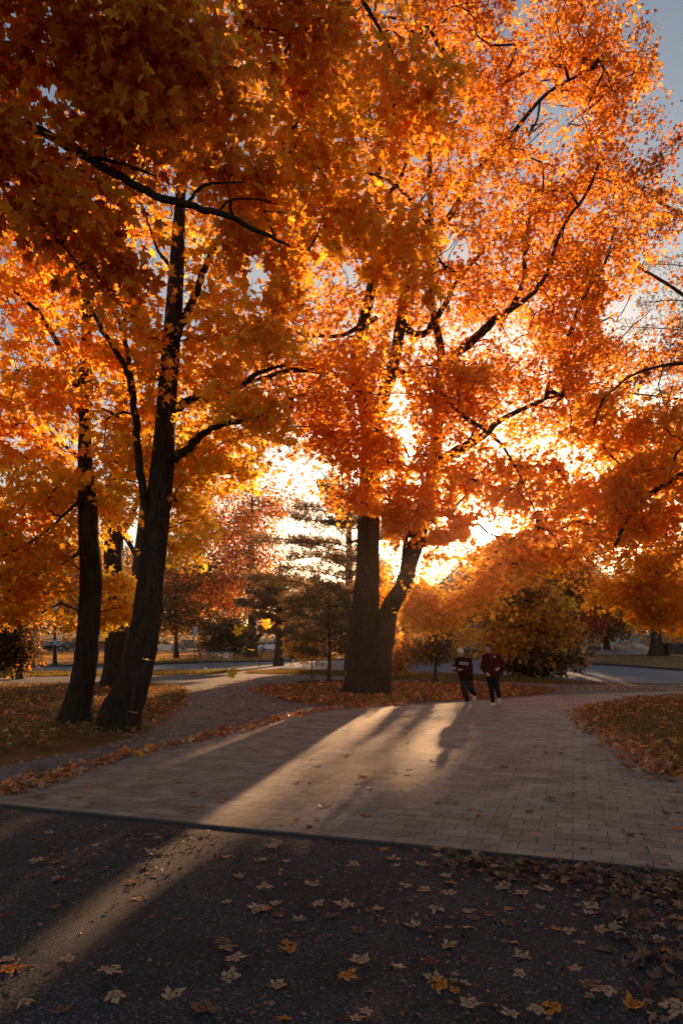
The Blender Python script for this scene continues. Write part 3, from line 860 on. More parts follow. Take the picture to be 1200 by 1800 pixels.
tree('maple_tree', 'slimmer maple with a slightly bent dark trunk just behind the forked leaning one', 'tree',
     [[(131, 1280, d, 62), (136, 1250, d, 48), (145, 1200, d, 41), (153, 1140, d, 39), (158, 1060, d, 37), (160, 1000, d, 37), (156, 940, d, 34), (154, 880, d, 31), (150, 800, d, 24), (150, 740, d, 20), (150, 680, d, 26), (152, 640, d, 22), (152, 580, d, 16), (152, 480, d, 11), (158, 340, d, 7), (160, 200, d, 4)],
      [(150, 690, d, 14), (130, 675, d, 9), (105, 670, d, 8), (80, 668, d, 6), (30, 650, d, 3)],
      [(148, 668, d, 11), (126, 645, d, 9), (100, 600, d - .1, 9), (70, 550, d - .2, 8), (38, 522, d - .2, 6), (-10, 470, d - .2, 3)],
      [(152, 560, d, 9), (175, 540, d, 8), (195, 500, d, 7), (205, 450, d, 4)],
      [(154, 860, d, 9), (120, 900, d - .4, 5), (60, 950, d - .8, 4), (0, 980, d - 1, 3)],
      [(156, 960, d, 8), (120, 985, d - .3, 4), (80, 1005, d - .5, 3), (30, 1020, d - .7, 2)],
      [(150, 740, d, 8), (180, 720, d, 6), (220, 740, d, 5), (240, 745, d, 3)]],
     [(60, 720, d, 110, 130, 1.4, 54, .7), (55, 960, d - .6, 95, 85, 1.1, 56, .6), (205, 1055, d + .5, 34, 52, .5, 16, .12), (70, 860, d, 110, 60, 1.2, 36, .25), (60, 520, d, 130, 130, 1.5, 46, .8), (170, 900, d + .6, 50, 60, .8, 18, .2),
      (30, 1060, d - .4, 55, 34, .8, 16, .6), (140, 1075, d + .4, 30, 30, .4, 5, .3), (100, 380, d, 170, 90, 1.6, 30, .6), (-160, 750, d, 120, 300, 2, 40, .5)],
     WARM, per=47, rad=0.42, size=0.132, seed=6, flare=(0.4, 0.4, 5), clear=[(0, 860, 1200, 1), (0, 600, 700, .8), (1, 80, 150, .7), (2, 40, 150, .7)])

# the near maple whose boughs hang over the top corner; its trunk stands beyond the frame
d = 6.6
tree('maple_tree', 'deep orange maple boughs with the largest leaves hanging over the upper corner of the view', 'tree',
     [[(-420, 1420, d, 90), (-410, 1200, d, 76), (-400, 900, d, 66), (-380, 600, d, 56), (-360, 300, d, 44), (-300, 60, d, 30), (-250, -200, d, 16)],
      [(-380, 260, d, 26), (-160, 190, d, 20), (-20, 205, d, 17), (60, 225, d, 15), (130, 262, d, 14), (200, 303, d, 14), (270, 342, d + .1, 13), (330, 360, d + .2, 12), (400, 380, d + .4, 10), (450, 405, d + .6, 8), (510, 432, d + .8, 4)],
      [(-300, 60, d, 22), (-100, 70, d, 15), (60, 82, d, 11), (130, 88, d, 10), (200, 92, d, 9), (300, 100, d + .5, 6)],
      [(150, 272, d, 7), (200, 285, d, 6), (240, 296, d + .1, 5), (275, 310, d + .2, 3)],
      [(330, 358, d + .6, 6), (352, 330, d + .6, 6), (380, 322, d + .6, 4), (430, 320, d + .7, 3)],
      [(385, 372, d + .9, 5), (405, 352, d + .9, 4), (450, 350, d + .9, 3), (490, 360, d + 1, 2)],
      [(-360, 420, d, 15), (-150, 400, d, 10), (0, 365, d, 7), (60, 385, d, 5), (100, 420, d, 4), (160, 490, d, 2)]],
     [(130, 70, d - .2, 190, 80, .8, 32, .7), (-10, 120, d, 60, 60, .6, 9, .7), (330, 160, d + .6, 110, 130, .8, 30, .6), (60, 300, d, 110, 100, .8, 24, .7), (250, 40, d - .6, 120, 60, .5, 14, .7), (200, 210, d, 120, 70, .7, 24, .65),
      (430, 320, d + 1.6, 80, 70, .6, 14, .45), (470, 430, d + 1.8, 60, 60, .6, 12, .35), (500, 30, d + 1.5, 100, 80, .8, 24, .6), (170, 420, d + .2, 100, 60, .6, 16, .6), (-220, 150, d, 160, 260, 1.2, 40, .7)],
     [ORG, DORG, DORG, RED], per=44, rad=0.36, size=0.108, kind='maple', seed=8, flare=None, start=0.5, r0=0.004, clear=[(1, 40, 520, .93), (2, 60, 210, .8), (3, 150, 280, .7), (4, 330, 420, .6)])
d = 9.5
tree('maple_tree', 'orange maple spray dangling over the middle of the view from boughs above', 'tree',
     [[(1560, 1330, d, 80), (1540, 1100, d, 70), (1500, 800, d, 60), (1450, 400, d, 44), (1380, 50, d, 34), (1250, -250, d, 22)],
      [(1380, 50, d, 26), (1100, -140, d, 20), (800, -160, d, 16), (600, -60, d - .4, 12), (520, 60, d - .4, 8), (480, 118, d - .4, 7), (430, 122, d - .4, 7), (368, 116, d - .4, 6)],
      [(430, 121, d - .4, 5), (445, 70, d - .4, 5), (466, 12, d - .4, 5), (480, -60, d - .4, 5)],
      [(428, 121, d - .4, 4), (432, 60, d - .4, 4), (440, -20, d - .4, 3)],
      [(600, -60, d - .4, 8), (530, 190, d, 6), (512, 230, d + .1, 7), (490, 262, d + .2, 5)],
      [(600, -60, d, 8), (700, 120, d + 1, 5), (690, 200, d + 1, 4)]],
     [(545, 215, d, 90, 80, .8, 24, .3), (640, 120, d + 1, 120, 110, 1.0, 26, .7), (730, 200, d + 1, 80, 70, .8, 14, .8), (560, 380, d + .4, 110, 90, 1.0, 22, .35), (480, 560, d + .4, 60, 70, .7, 12, .3), (700, 430, d + 1.5, 90, 90, 1, 16, .55)],
     MAIN, per=42, rad=0.40, size=0.125, kind='maple', seed=9, flare=None, start=0.4, r0=0.004)

# the maple to the right: drooping fiery boughs, trunk beyond the frame
d = 14.0
tree('maple_tree', 'fiery red-orange maple boughs drooping low over the right lawn', 'tree',
     [[(1400, 1268, d, 70), (1395, 1100, d, 60), (1390, 900, d, 52), (1380, 650, d, 42), (1350, 400, d, 30), (1320, 200, d, 18)],
      [(1390, 900, d, 26), (1320, 840, d, 18), (1240, 820, d, 14), (1170, 850, d, 10), (1110, 900, d, 8), (1080, 960, d, 5)],
      [(1390, 960, d, 22), (1300, 940, d, 14), (1210, 960, d, 10), (1150, 1010, d, 7), (1115, 1050, d, 4)],
      [(1380, 700, d, 20), (1280, 640, d, 10), (1180, 640, d, 6), (1110, 660, d, 4), (1060, 700, d, 2)]],
     [(1135, 1000, d, 62, 70, .8, 32, .5), (1165, 1070, d + .2, 50, 38, .5, 14, .5), (1110, 870, d + .4, 95, 70, 1.1, 48, .6), (1150, 770, d + .5, 70, 70, 1.1, 24, .5), (1060, 760, d + 1, 60, 70, .9, 24, .5), (1080, 1045, d, 22, 26, .4, 7, .3), (1250, 900, d, 90, 240, 1.5, 50, .6)],
     [GOLD, ORG, ORG, DORG, DORG], per=56, rad=0.42, size=0.125, seed=10, flare=(0.4, 0.4, 5), start=0.4)
d = 23.0
tree('maple_tree', 'sparse dark red tree spreading against the blue sky at the top', 'tree',
     [[(1420, 1205, d, 60), (1410, 1000, d, 50), (1380, 700, d, 40), (1330, 450, d, 30), (1290, 200, d, 20)],
      [(1380, 700, d, 18), (1250, 560, d, 8), (1140, 480, d, 5), (1040, 440, d, 4), (950, 420, d, 2)],
      [(1340, 480, d, 16), (1230, 400, d, 7), (1120, 340, d, 5), (1000, 330, d, 3)],
      [(1390, 780, d, 16), (1280, 720, d, 7), (1180, 700, d, 4), (1090, 690, d, 2)]],
     [(1050, 330, d, 130, 70, 2, 46, .8), (1140, 290, d, 80, 80, 2, 26, .9), (1120, 430, d, 90, 60, 2, 24, .8), (1130, 650, d, 80, 60, 2, 26, .9), (1180, 590, d, 40, 60, 1.6, 8, .9), (1270, 400, d, 100, 250, 2, 40, .8), (900, 330, d, 60, 50, 1.5, 12, .7), (1180, 800, d, 50, 60, 1.5, 16, .8)],
     [ORG, DORG, DORG, (0.40, 0.09, 0.02), (0.20, 0.06, 0.02)], per=48, rad=0.55, size=0.13, seed=12, flare=(0.4, 0.4, 5), gap=0.6, lit=False)

# trunks standing behind the left pair
d = 23.6
tree('maple_tree', 'grey-brown upright trunk seen between the two left maples', 'tree',
     [[(202, 1212, d, 56), (205, 1180, d, 42), (207, 1120, d, 38), (208, 1050, d, 36), (200, 980, d, 32), (205, 850, d, 26), (215, 700, d, 18), (220, 500, d, 8)],
      [(204, 960, d, 14), (235, 900, d, 10), (270, 820, d, 6)], [(200, 900, d, 12), (150, 820, d, 8), (90, 760, d, 5)]],
     [(120, 720, d, 150, 150, 2.4, 30, .5), (60, 900, d, 100, 90, 2, 16, .6), (330, 700, d, 110, 130, 2, 26, .2), (230, 420, d, 200, 160, 2.4, 40, .4)],
     WARM, per=46, rad=0.6, size=0.15, seed=14, flare=(0.4, 0.4, 5))
d = 21.0
tree('oak_tree', 'very dark leaning trunk half hidden behind the forked maple', 'tree',
     [[(228, 1218, d, 40), (234, 1150, d, 30), (240, 1080, d, 28), (246, 1000, d, 26), (256, 900, d, 22), (262, 780, d, 16), (270, 600, d, 8)],
      [(246, 990, d, 10), (215, 930, d, 7), (190, 880, d, 4)]],
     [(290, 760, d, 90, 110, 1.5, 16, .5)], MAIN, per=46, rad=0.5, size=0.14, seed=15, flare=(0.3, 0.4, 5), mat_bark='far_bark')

# ------------------------------------------------------------------ farther trees
def far_tree(name, label, base, h_px, blobs, stops, w=12, d=None, per=60, rad=0.9, size=0.22, seed=1, group=None, lean=0, kind='oak', fork=None, gap=0.3, matl='far_leaf', up=0.5):
    px, py = base
    if d is None: d = EYE * F / (py - HZ)
    L = [[(px, py, d, w * 1.5), (px + lean * .15, py - h_px * .15, d, w), (px + lean * .5, py - h_px * .5, d, w * .7), (px + lean, py - h_px, d, w * .2)]]
    if fork: L.append([(px + fork[0], py + fork[1], d, w * .7)] + [(px + fork[0] + f[0], py + fork[1] + f[1], d, f[2]) for f in fork[2]])
    bl = [(b[0], b[1], d + (b[5] if len(b) > 5 else 0), b[2], b[3], min(b[2], 60) * d / F * .8, b[4]) + ((b[6],) if len(b) > 6 else ()) for b in blobs]
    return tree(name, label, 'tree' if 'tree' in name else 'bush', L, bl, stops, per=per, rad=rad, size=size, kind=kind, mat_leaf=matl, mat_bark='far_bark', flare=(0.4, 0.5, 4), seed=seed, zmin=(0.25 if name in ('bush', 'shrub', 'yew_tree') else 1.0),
                group=group, start=0.3, gap=gap, lit=True, flatn=0.35, r0=0.012, sides=8, up=up)


far_tree('oak_tree', 'rust-brown oak with a low forked trunk by the bend of the road', (443, 1156), 300,
         [(400, 930, 95, 70, 60), (370, 1040, 80, 60, 60), (440, 990, 60, 60, 34), (310, 1000, 60, 90, 40), (455, 880, 60, 40, 22), (340, 880, 60, 50, 22)], RUST, w=16, per=90, rad=1.6, size=0.30, seed=21,
         fork=(2, -30, [(14, -12, 8), (26, -35, 6), (34, -70, 4)]))
far_tree('yew_tree', 'dark rounded evergreen tree with boughs to the ground beside the barrier', (392, 1158), 70,
         [(388, 1112, 44, 40, 70), (420, 1125, 22, 26, 18)], [(0.03, 0.035, 0.012), OLV, BRN], w=8, per=70, rad=0.9, size=0.26, seed=22)
far_tree('shrub', 'dark leafy shrub with a rusty top at the left end of the lawn', (35, 1194), 90,
         [(8, 1132, 44, 58, 80, 0, .7), (45, 1145, 24, 34, 14, 0, .4), (40, 1080, 50, 20, 12, 0, .2), (-60, 1110, 60, 70, 30, 0, .7)], [DORG, BRN, (0.05, 0.04, 0.015), (0.03, 0.03, 0.012)], w=10, per=60, rad=0.55, size=0.15, seed=23)
far_tree('maple_tree', 'olive and rust spreading tree between the forked maple and the barrier', (310, 1158), 190,
         [(285, 1060, 60, 50, 50), (330, 1085, 50, 34, 26), (250, 1100, 40, 30, 12), (320, 1000, 60, 50, 30)], [DORG, BRN, OLV, (0.06, 0.05, 0.02)], w=7, per=70, rad=1.3, size=0.26, seed=24)
far_tree('maple_tree', 'small crimson maple glowing far behind the pine', (503, 1150), 70, [(505, 1100, 34, 26, 30), (540, 1085, 24, 16, 10)], [PNK, RED, PNK], w=4, d=92, per=60, rad=1.2, size=0.32, seed=25)
far_tree('maple_tree', 'small pinkish red maple above the parked cars', (405, 1150), 60, [(345, 1095, 20, 14, 8), (335, 1075, 14, 12, 5)], [PNK, DORG], w=3, d=88, per=60, rad=1.0, size=0.3, seed=26)
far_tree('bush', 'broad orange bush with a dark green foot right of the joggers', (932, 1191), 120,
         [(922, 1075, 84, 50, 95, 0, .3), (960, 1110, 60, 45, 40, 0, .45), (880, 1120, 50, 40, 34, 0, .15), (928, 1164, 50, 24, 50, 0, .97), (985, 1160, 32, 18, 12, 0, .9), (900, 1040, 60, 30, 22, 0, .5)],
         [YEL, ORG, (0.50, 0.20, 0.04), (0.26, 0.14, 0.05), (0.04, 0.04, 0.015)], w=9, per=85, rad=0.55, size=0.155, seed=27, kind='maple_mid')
far_tree('oak_tree', 'olive-brown tree with a stout trunk left of the far bench', (1006, 1144), 180,
         [(1010, 1070, 60, 44, 60), (960, 1050, 60, 40, 34), (1050, 1050, 40, 40, 24), (1010, 1000, 70, 40, 26)], [DORG, BRN, OLV, (0.07, 0.06, 0.03)], w=14, d=92, per=80, rad=1.6, size=0.36, seed=28)
far_tree('maple_tree', 'dark trunked orange tree on the lawn beside the side path', (1152, 1153), 200,
         [(1150, 1050, 50, 50, 40), (1190, 1090, 40, 30, 20), (1110, 1040, 40, 40, 14)], [ORG, DORG, RED], w=18, d=77, per=70, rad=1.4, size=0.30, seed=29)
far_tree('maple_tree', 'slender young tree with sparse rusty foliage in a mulch ring', (765, 1200), 110,
         [(762, 1130, 32, 44, 44, 0, .6), (775, 1165, 24, 22, 12, 0, .5), (745, 1150, 22, 30, 10)], [DORG, BRN, OLV, (0.06, 0.06, 0.025)], w=5, per=60, rad=0.42, size=0.13, seed=30, kind='maple_mid')
far_tree('maple_tree', 'rusty young maple added as a sun blocker behind the big double trunk', (664, 1191), 130, [(664, 1060, 28, 50, 34, 0, .4), (655, 1010, 22, 24, 10, 0, .3)], [ORG, DORG, BRN], w=5, per=60, rad=0.5, size=0.15, seed=34, kind='maple_mid')  # added tree, mostly hidden, stops a sun streak left of the trunk
far_tree('shrub', 'low rusty shrub just right of the big double trunk', (700, 1192), 50, [(698, 1160, 28, 26, 26, 0, .5), (720, 1130, 20, 26, 10, 0, .4)], [ORG, DORG, BRN, OLV], w=3, per=60, rad=0.4, size=0.13, seed=31)
far_tree('maple_tree', 'tiny orange maple sapling growing in front of the young spruce', (548, 1186), 70, [(530, 1148, 22, 22, 12, 0, .2), (560, 1160, 22, 18, 8, 0, .2)], [ORG, DORG], w=2, d=30, per=46, rad=0.5, size=0.15, seed=32, kind='maple_mid')
far_tree('shrub', 'pale brown thin-twigged shrub behind the joggers', (812, 1180), 60, [(800, 1130, 24, 26, 6, 0, .3), (820, 1110, 18, 20, 5, 0, .1)], [GOLD, DORG, BRN], w=2.5, d=36, per=46, rad=0.5, size=0.15, seed=33)
FT = [(600, 1140, 88, 130, .5, [DORG, BRN, OLV], 'copper and olive tree right behind the tallest pine'), (745, 1140, 92, 115, .5, [ORG, BRN, DORG], 'orange-brown tree beside the gabled house'), (880, 1140, 96, 140, .5, [DORG, BRN, DORG], 'copper tree on the slope straight below the sun'), (1065, 1130, 94, 150, .5, [BRN, OLV, DORG], 'brown tree behind the wooden slatted bench'), (945, 1150, 62, 230, .5, [DORG, BRN, RED], 'tall brown-orange tree added to shade the asphalt, behind the broad orange bush', [(846, 1002, 42, 46, 40), (815, 1040, 40, 26, 16), (900, 1000, 60, 60, 40), (990, 1010, 60, 60, 40)]), (60, 1150, 92, 210, .5, RUST, 'rusty tree rising beyond the road behind the left shrub'), (150, 1150, 105, 240, .7, [BRN, OLV, GRN], 'dark green-brown tree behind the slim left maple'),  # tall tree behind the bush and its extra crown are added sun blockers
      (250, 1150, 112, 200, .5, RUST, 'rust coloured tree beyond the cars behind the forked maple'), (560, 1120, 130, 90, .5, [DORG, BRN, DORG], 'coppery tree beyond the tall pine'),
      (668, 1160, 50, 150, .4, [DORG, ORG, BRN], 'coppery tree behind the big double trunk'), (850, 1085, 150, 90, .5, [BRN, DORG, BRN], 'brown tree on the far slope under the sun'),
      (1080, 1075, 160, 110, .5, [BRN, OLV, GRN], 'dark tree on the slope above the far side path'), (1180, 1090, 130, 160, .5, [DORG, BRN, RED], 'rusty tree on the slope above the fenced enclosure')]
for i_, (px_, py_, d_, h_, t_, st_, lb_, *ex_) in enumerate(FT):
    zt = HZ - (float(terrain((px_ - 600) / F * d_, d_)) - EYE) * F / d_
    k_ = min(1.0, d_ / 110)
    rt_ = np.random.default_rng(900 + i_)
    sub = [(px_ + h_ * .42 * rt_.uniform(-1, 1), zt - h_ * rt_.uniform(.25, .9), h_ * rt_.uniform(.14, .26), h_ * rt_.uniform(.08, .17), 9, 0, rt_.uniform(.1, .9)) for _ in range(8)]
    far_tree('oak_tree', lb_, (px_, zt), h_ * .8, [(px_, zt - h_ * .52, h_ * .30, h_ * .34, 20)] + sub + (ex_[0] if ex_ else []), st_, w=7 / k_, d=d_, per=int(60 / k_), rad=2.4 * k_, size=0.55 * k_, seed=60 + i_)


# ------------------------------------------------------------------ conifers
def conifer(name, label, base, d, top_py, w, layers, seed, size=0.16, dens=1.0, stops=((0.09, 0.08, 0.035), (0.24, 0.15, 0.06), (0.45, 0.20, 0.07)), needle=0.16):
    """layers: (py, left_px, right_px) flat boughs"""
    rng = np.random.default_rng(seed)
    px, py = base
    b0 = P(px, py, d); b0[2] = float(terrain(b0[0], b0[1]))
    root = empty(name, b0); tag(root, label, 'tree')
    pts = np.array([P(px, py + 2, d), P(px + 1, (py * 2 + top_py) / 3, d), P(px, (py + 2 * top_py) / 3, d), P(px + 1, top_py, d)])
    rd = np.array([w * .62, w * .5, w * .4, w * .1]) * d / F
    V, Q = trunk_mesh([(pts, rd)], rng, (0.3, 0.4, 4), 10)
    link('trunk', np_mesh('trunk', V - b0, Q, smooth_shade=True), M['far_bark'], root)
    Vs = []; Qs = []; b = 0; NP = []; ND = []
    for (ly, lx, rx) in layers:
        reach = max(px - lx, rx - px) * d / F
        z = EYE + (HZ - ly) / F * d
        nb = max(5, int(7 * dens))
        for k in range(nb):
            a = 2 * math.pi * (k + rng.random() * .7) / nb
            c, s_ = math.cos(a), math.sin(a)
            L = (rx - px if c > 0 else px - lx) * d / F * abs(c) + reach * 0.75 * abs(s_)
            L *= 0.8 + .35 * rng.random()
            zz = z + (rng.random() - .5) * 0.22
            p0 = np.array([pts[1][0], d, zz - 0.12 * L]); p1 = np.array([pts[1][0] + c * L * .5, d + s_ * L * .5, zz]); p2 = np.array([pts[1][0] + c * L, d + s_ * L, zz + 0.04 * L * rng.standard_normal() + 0.05 * L])
            path = catmull([p0, p1, p2], 5)
            V, Q = tube(path, np.linspace(0.05, 0.012, len(path)) * (d / 40) * (w / 13), 5)
            Vs.append(V); Qs.append(Q + b); b += len(V)
            n = int(80 * dens * max(L, .6))
            t = 0.25 + 0.75 * rng.random(n) ** 0.75
            q = np.stack([np.interp(t, np.linspace(0, 1, len(path)), path[:, i]) for i in range(3)], 1)
            wdt = (0.30 * L * np.sin(np.clip(t, 0, 1) * math.pi * .8 + .25))[:, None]
            perp = np.array([-s_, c, 0])
            tuft = rng.integers(0, 12, n)
            q = q + perp * (rng.standard_normal((n, 1)) * wdt * .7) + np.array([0, 0, 1]) * (rng.standard_normal((n, 1)) * 0.10 + 0.08)
            NP.append(q); dr = np.array([c, s_, 0.5]) + rng.standard_normal((n, 3)) * .7; ND.append(dr)
    tw = (np.vstack(Vs) - b0, np.vstack(Qs))
    Pn = np.vstack(NP); Dn = np.vstack(ND); n = len(Pn)
    # every needle tuft: four crossed blades
    rep = 4
    Pn = np.repeat(Pn, rep, 0); Dn = np.repeat(Dn, rep, 0) + rng.standard_normal((n * rep, 3)) * .55
    nor = rng.standard_normal((n * rep, 3))
    col = palette(n * rep, list(stops), rng)
    keep = thin(Pn, 0.2, rng) & lit_keep(Pn, rng)
    me = leaf_mesh('crown', Pn[keep] - b0, nor[keep], Dn[keep], np.full(keep.sum(), needle) * (0.7 + .6 * rng.random(keep.sum())), col[keep], 'blade', 0, 0, rng, tw)
    link('crown', me, M['needle'], root); me.materials.append(M['far_bark'])
    NLEAF.append((name, int(keep.sum())))


conifer('pine_tree', 'dark pine with bare lower trunk standing beside the road bend', (490, 1170), 45, 1000, 13,
        [(1088, 450, 545), (1066, 430, 560), (1046, 446, 580), (1030, 470, 560), (1112, 465, 530)], 41, needle=0.30, dens=.9)
conifer('pine_tree', 'tallest pine with flat tiered boughs behind the big double trunk', (613, 1188), 36, 840, 13,
        [(868, 560, 650), (893, 535, 640), (918, 500, 655), (945, 455, 650), (978, 520, 640), (1003, 480, 655), (1030, 455, 640), (1056, 500, 660), (1090, 560, 650)], 42, needle=0.24, dens=.85)
conifer('spruce_tree', 'young spruce with a thin bent stem in its mulch ring', (578, 1203), 26.5, 1020, 5,
        [(1034, 556, 590), (1050, 545, 605), (1068, 535, 618), (1088, 524, 632), (1108, 512, 640), (1128, 508, 646), (1146, 525, 635)], 43, needle=0.15, dens=.95, stops=((0.05, 0.07, 0.03), (0.13, 0.125, 0.045), (0.36, 0.18, 0.05)))
conifer('pine_tree', 'thin wispy grey-green pine at the edge beside the sky', (1262, 1168), 48, 380, 16,
        [(470, 1150, 1340), (520, 1130, 1350), (570, 1105, 1360), (610, 1090, 1370), (650, 1100, 1370), (720, 1120, 1380), (800, 1110, 1390), (860, 1120, 1390)], 44, needle=0.26, dens=.5, stops=((0.10, 0.11, 0.07), (0.20, 0.13, 0.08)))


# the far wood that closes the horizon
def far_wood():
    rng = np.random.default_rng(77)
    n = 120
    xs = np.linspace(-230, 330, n) + rng.standard_normal(n) * 3
    PO = []; TN = []
    for x in xs:
        y = 215 + 40 * rng.random()
        px = x / y * F + 600
        zt = float(terrain(x, y))
        topy = 1012 + 14 * math.sin(px * .013) + 10 * rng.standard_normal() - 14 * smooth(650, 900, px) - 70 * smooth(500, 60, px) - 30 * smooth(1000, 1200, px)
        H = EYE + (HZ - topy) / F * y - zt
        m = 900
        u = rng.standard_normal((m, 3)); u /= np.linalg.norm(u, axis=1)[:, None]
        r = rng.random((m, 1)) ** .3
        PO.append(np.array([x, y, zt + H * .52]) + u * r * np.array([5.5, 5, H * .5])); TN += [rng.random()] * m
    PO = np.vstack(PO); m = len(PO)
    col = palette(m, [OLV, BRN, (0.30, 0.11, 0.035), (0.10, 0.07, 0.035), DORG, BRN], rng, clump=np.array(TN))
    me = leaf_mesh('far_wood', PO, rng.standard_normal((m, 3)), rng.standard_normal((m, 3)), 0.9 + .5 * rng.random(m), col, 'oak', 0, 0, rng)
    tag(link('far_wood', me, M['far_leaf']), kind='stuff')


far_wood()
#PART3
def in_poly(x, y, poly):
    poly = np.array(poly); n = len(poly); c = np.zeros(len(x), bool)
    j = n - 1
    for i in range(n):
        xi, yi = poly[i]; xj, yj = poly[j]
        with np.errstate(divide='ignore', invalid='ignore'):
            t = ((yi > y) != (yj > y)) & (x < (xj - xi) * (y - yi) / (yj - yi + 1e-12) + xi)
        c ^= t; j = i
    return c


# ------------------------------------------------------------------ fallen leaves
def edge_side(x, y):
    """> 0 on the paved side of the front edge"""
    return (x - g0[0]) * -e[1] + (y - g0[1]) * e[0]


def hires_leaf(name, col, seed, curl):
    rng = np.random.default_rng(seed)
    half = [(0.0, 0.0), (0.12, -0.03), (0.24, -0.08), (0.30, -0.02), (0.40, 0.02), (0.33, 0.09), (0.25, 0.16), (0.33, 0.21), (0.45, 0.27), (0.48, 0.38), (0.60, 0.50),
            (0.46, 0.50), (0.38, 0.56), (0.28, 0.50), (0.17, 0.47), (0.18, 0.58), (0.27, 0.68), (0.14, 0.76), (0.09, 0.88), (0.0, 1.03)]
    pts = half + [(-x, y) for x, y in reversed(half[1:-1])]
    o = np.array(pts) * (1 + 0.07 * rng.standard_normal((len(pts), 1)))
    n = len(o); cen = np.array([0, 0.36])
    rings = [1.0, 0.72, 0.42]
    V2 = [cen] + [cen + (p - cen) * r for r in rings for p in o]
    V2 = np.array(V2)
    x, y = V2[:, 0], V2[:, 1] - 0.36
    ph = rng.random(4) * 6.28; ax = rng.random() * 6.28
    u = x * math.cos(ax) + y * math.sin(ax)
    ang = np.arctan2(x, y); rr = np.hypot(x, y)
    z = curl * 0.8 * (0.55 * u * u + 0.16 * rr * np.sin(2 * ang + ph[0]) + 0.10 * rr * np.sin(5 * ang + ph[1]) + 0.5 * np.abs(x) * rng.random())
    z = z + 0.035 * np.cos(ang * 5) * rr
    z -= z.min()
    V = np.column_stack([V2[:, 0], V2[:, 1] - 0.36, z])
    Fs = []
    for k in range(2):
        for j in range(n):
            a = 1 + k * n + j; b = 1 + k * n + (j + 1) % n
            Fs += [(a, b, b + n), (a, b + n, a + n)]
    for j in range(n): Fs.append((0, 1 + 2 * n + (j + 1) % n, 1 + 2 * n + j))
    st = catmull([V[1], V[1] + [0.05, -0.25, 0.06], V[1] + [0.16 * (rng.random() - .2), -0.55, 0.02]], 3)
    sv, sq = tube(st, np.full(len(st), 0.013), 4)
    b0 = len(V); V = np.vstack([V, sv]); Fs += [tuple(q[[0, 1, 2]] + b0) for q in sq] + [tuple(q[[0, 2, 3]] + b0) for q in sq]
    cols = np.tile(np.array(col), (len(V), 1)) * (1 + 0.10 * rng.standard_normal((len(V), 1)))
    cols[:1] *= 0.8; cols[b0:] *= 0.6
    me = np_mesh(name, V, np.array(Fs), np.clip(cols, 0.004, 0.95), True)
    me.materials.append(M['dry_leaf'])
    return me


DRY = {'tan': (0.62, 0.37, 0.20), 'orange': (0.76, 0.25, 0.035), 'brown': (0.25, 0.12, 0.06), 'red': (0.28, 0.03, 0.018), 'olive': (0.26, 0.19, 0.06)}
LM = {c: [hires_leaf('fallen_leaf', v, 100 + 7 * i + j * 31, [0.2, 0.35, 0.6, 0.3, 0.45, 0.9][j]) for j in range(6)] for i, (c, v) in enumerate(DRY.items())}
PLACED = []; WAIT = []


def drop_leaf(px, py, col, size=0.13, label=None, group=None, rng=RNG, world=None):
    g = G(px, py) if world is None else np.array(world)
    up_side = edge_side(g[0], g[1]) > 0
    o = bpy.data.objects.new('fallen_leaf', LM[col][int(rng.integers(0, 6))])
    C.objects.link(o)
    z = 0.021 if up_side else 0.009
    o.location = (float(g[0]), float(g[1]), z)
    sc = size * (0.58 + 0.2 * rng.random())
    o.scale = (sc, sc, sc)
    o.rotation_euler = (float(rng.normal(0, 0.10)), float(rng.normal(0, 0.10)), float(rng.random() * 6.28))
    if rng.random() < 0.25:      # some lie on their backs
        o.rotation_euler[1] += math.pi; o.location.z += 0.35 * sc
    if label is None: WAIT.append((o, col, float(g[0]), float(g[1]), up_side)); group = 'x'
    if False:
        word = {'tan': 'tan', 'orange': 'orange', 'brown': 'dull brown', 'red': 'dark red', 'olive': 'yellow-olive'}[col]
        if up_side:
            label = word + ' maple leaf lying on the concrete pavers'; group = word + ' leaves on the pavers'
        else:
            near = py > 1600
            label = word + (' maple leaf on the bare dark asphalt well away from the paver edge' if near else ' maple leaf on the dark asphalt in front of the paver edge')
            group = word + (' leaves out on the asphalt' if near else ' leaves on the asphalt near the pavers')
    if label: tag(o, label, 'leaf', group)
    PLACED.append((px, py))
    return o


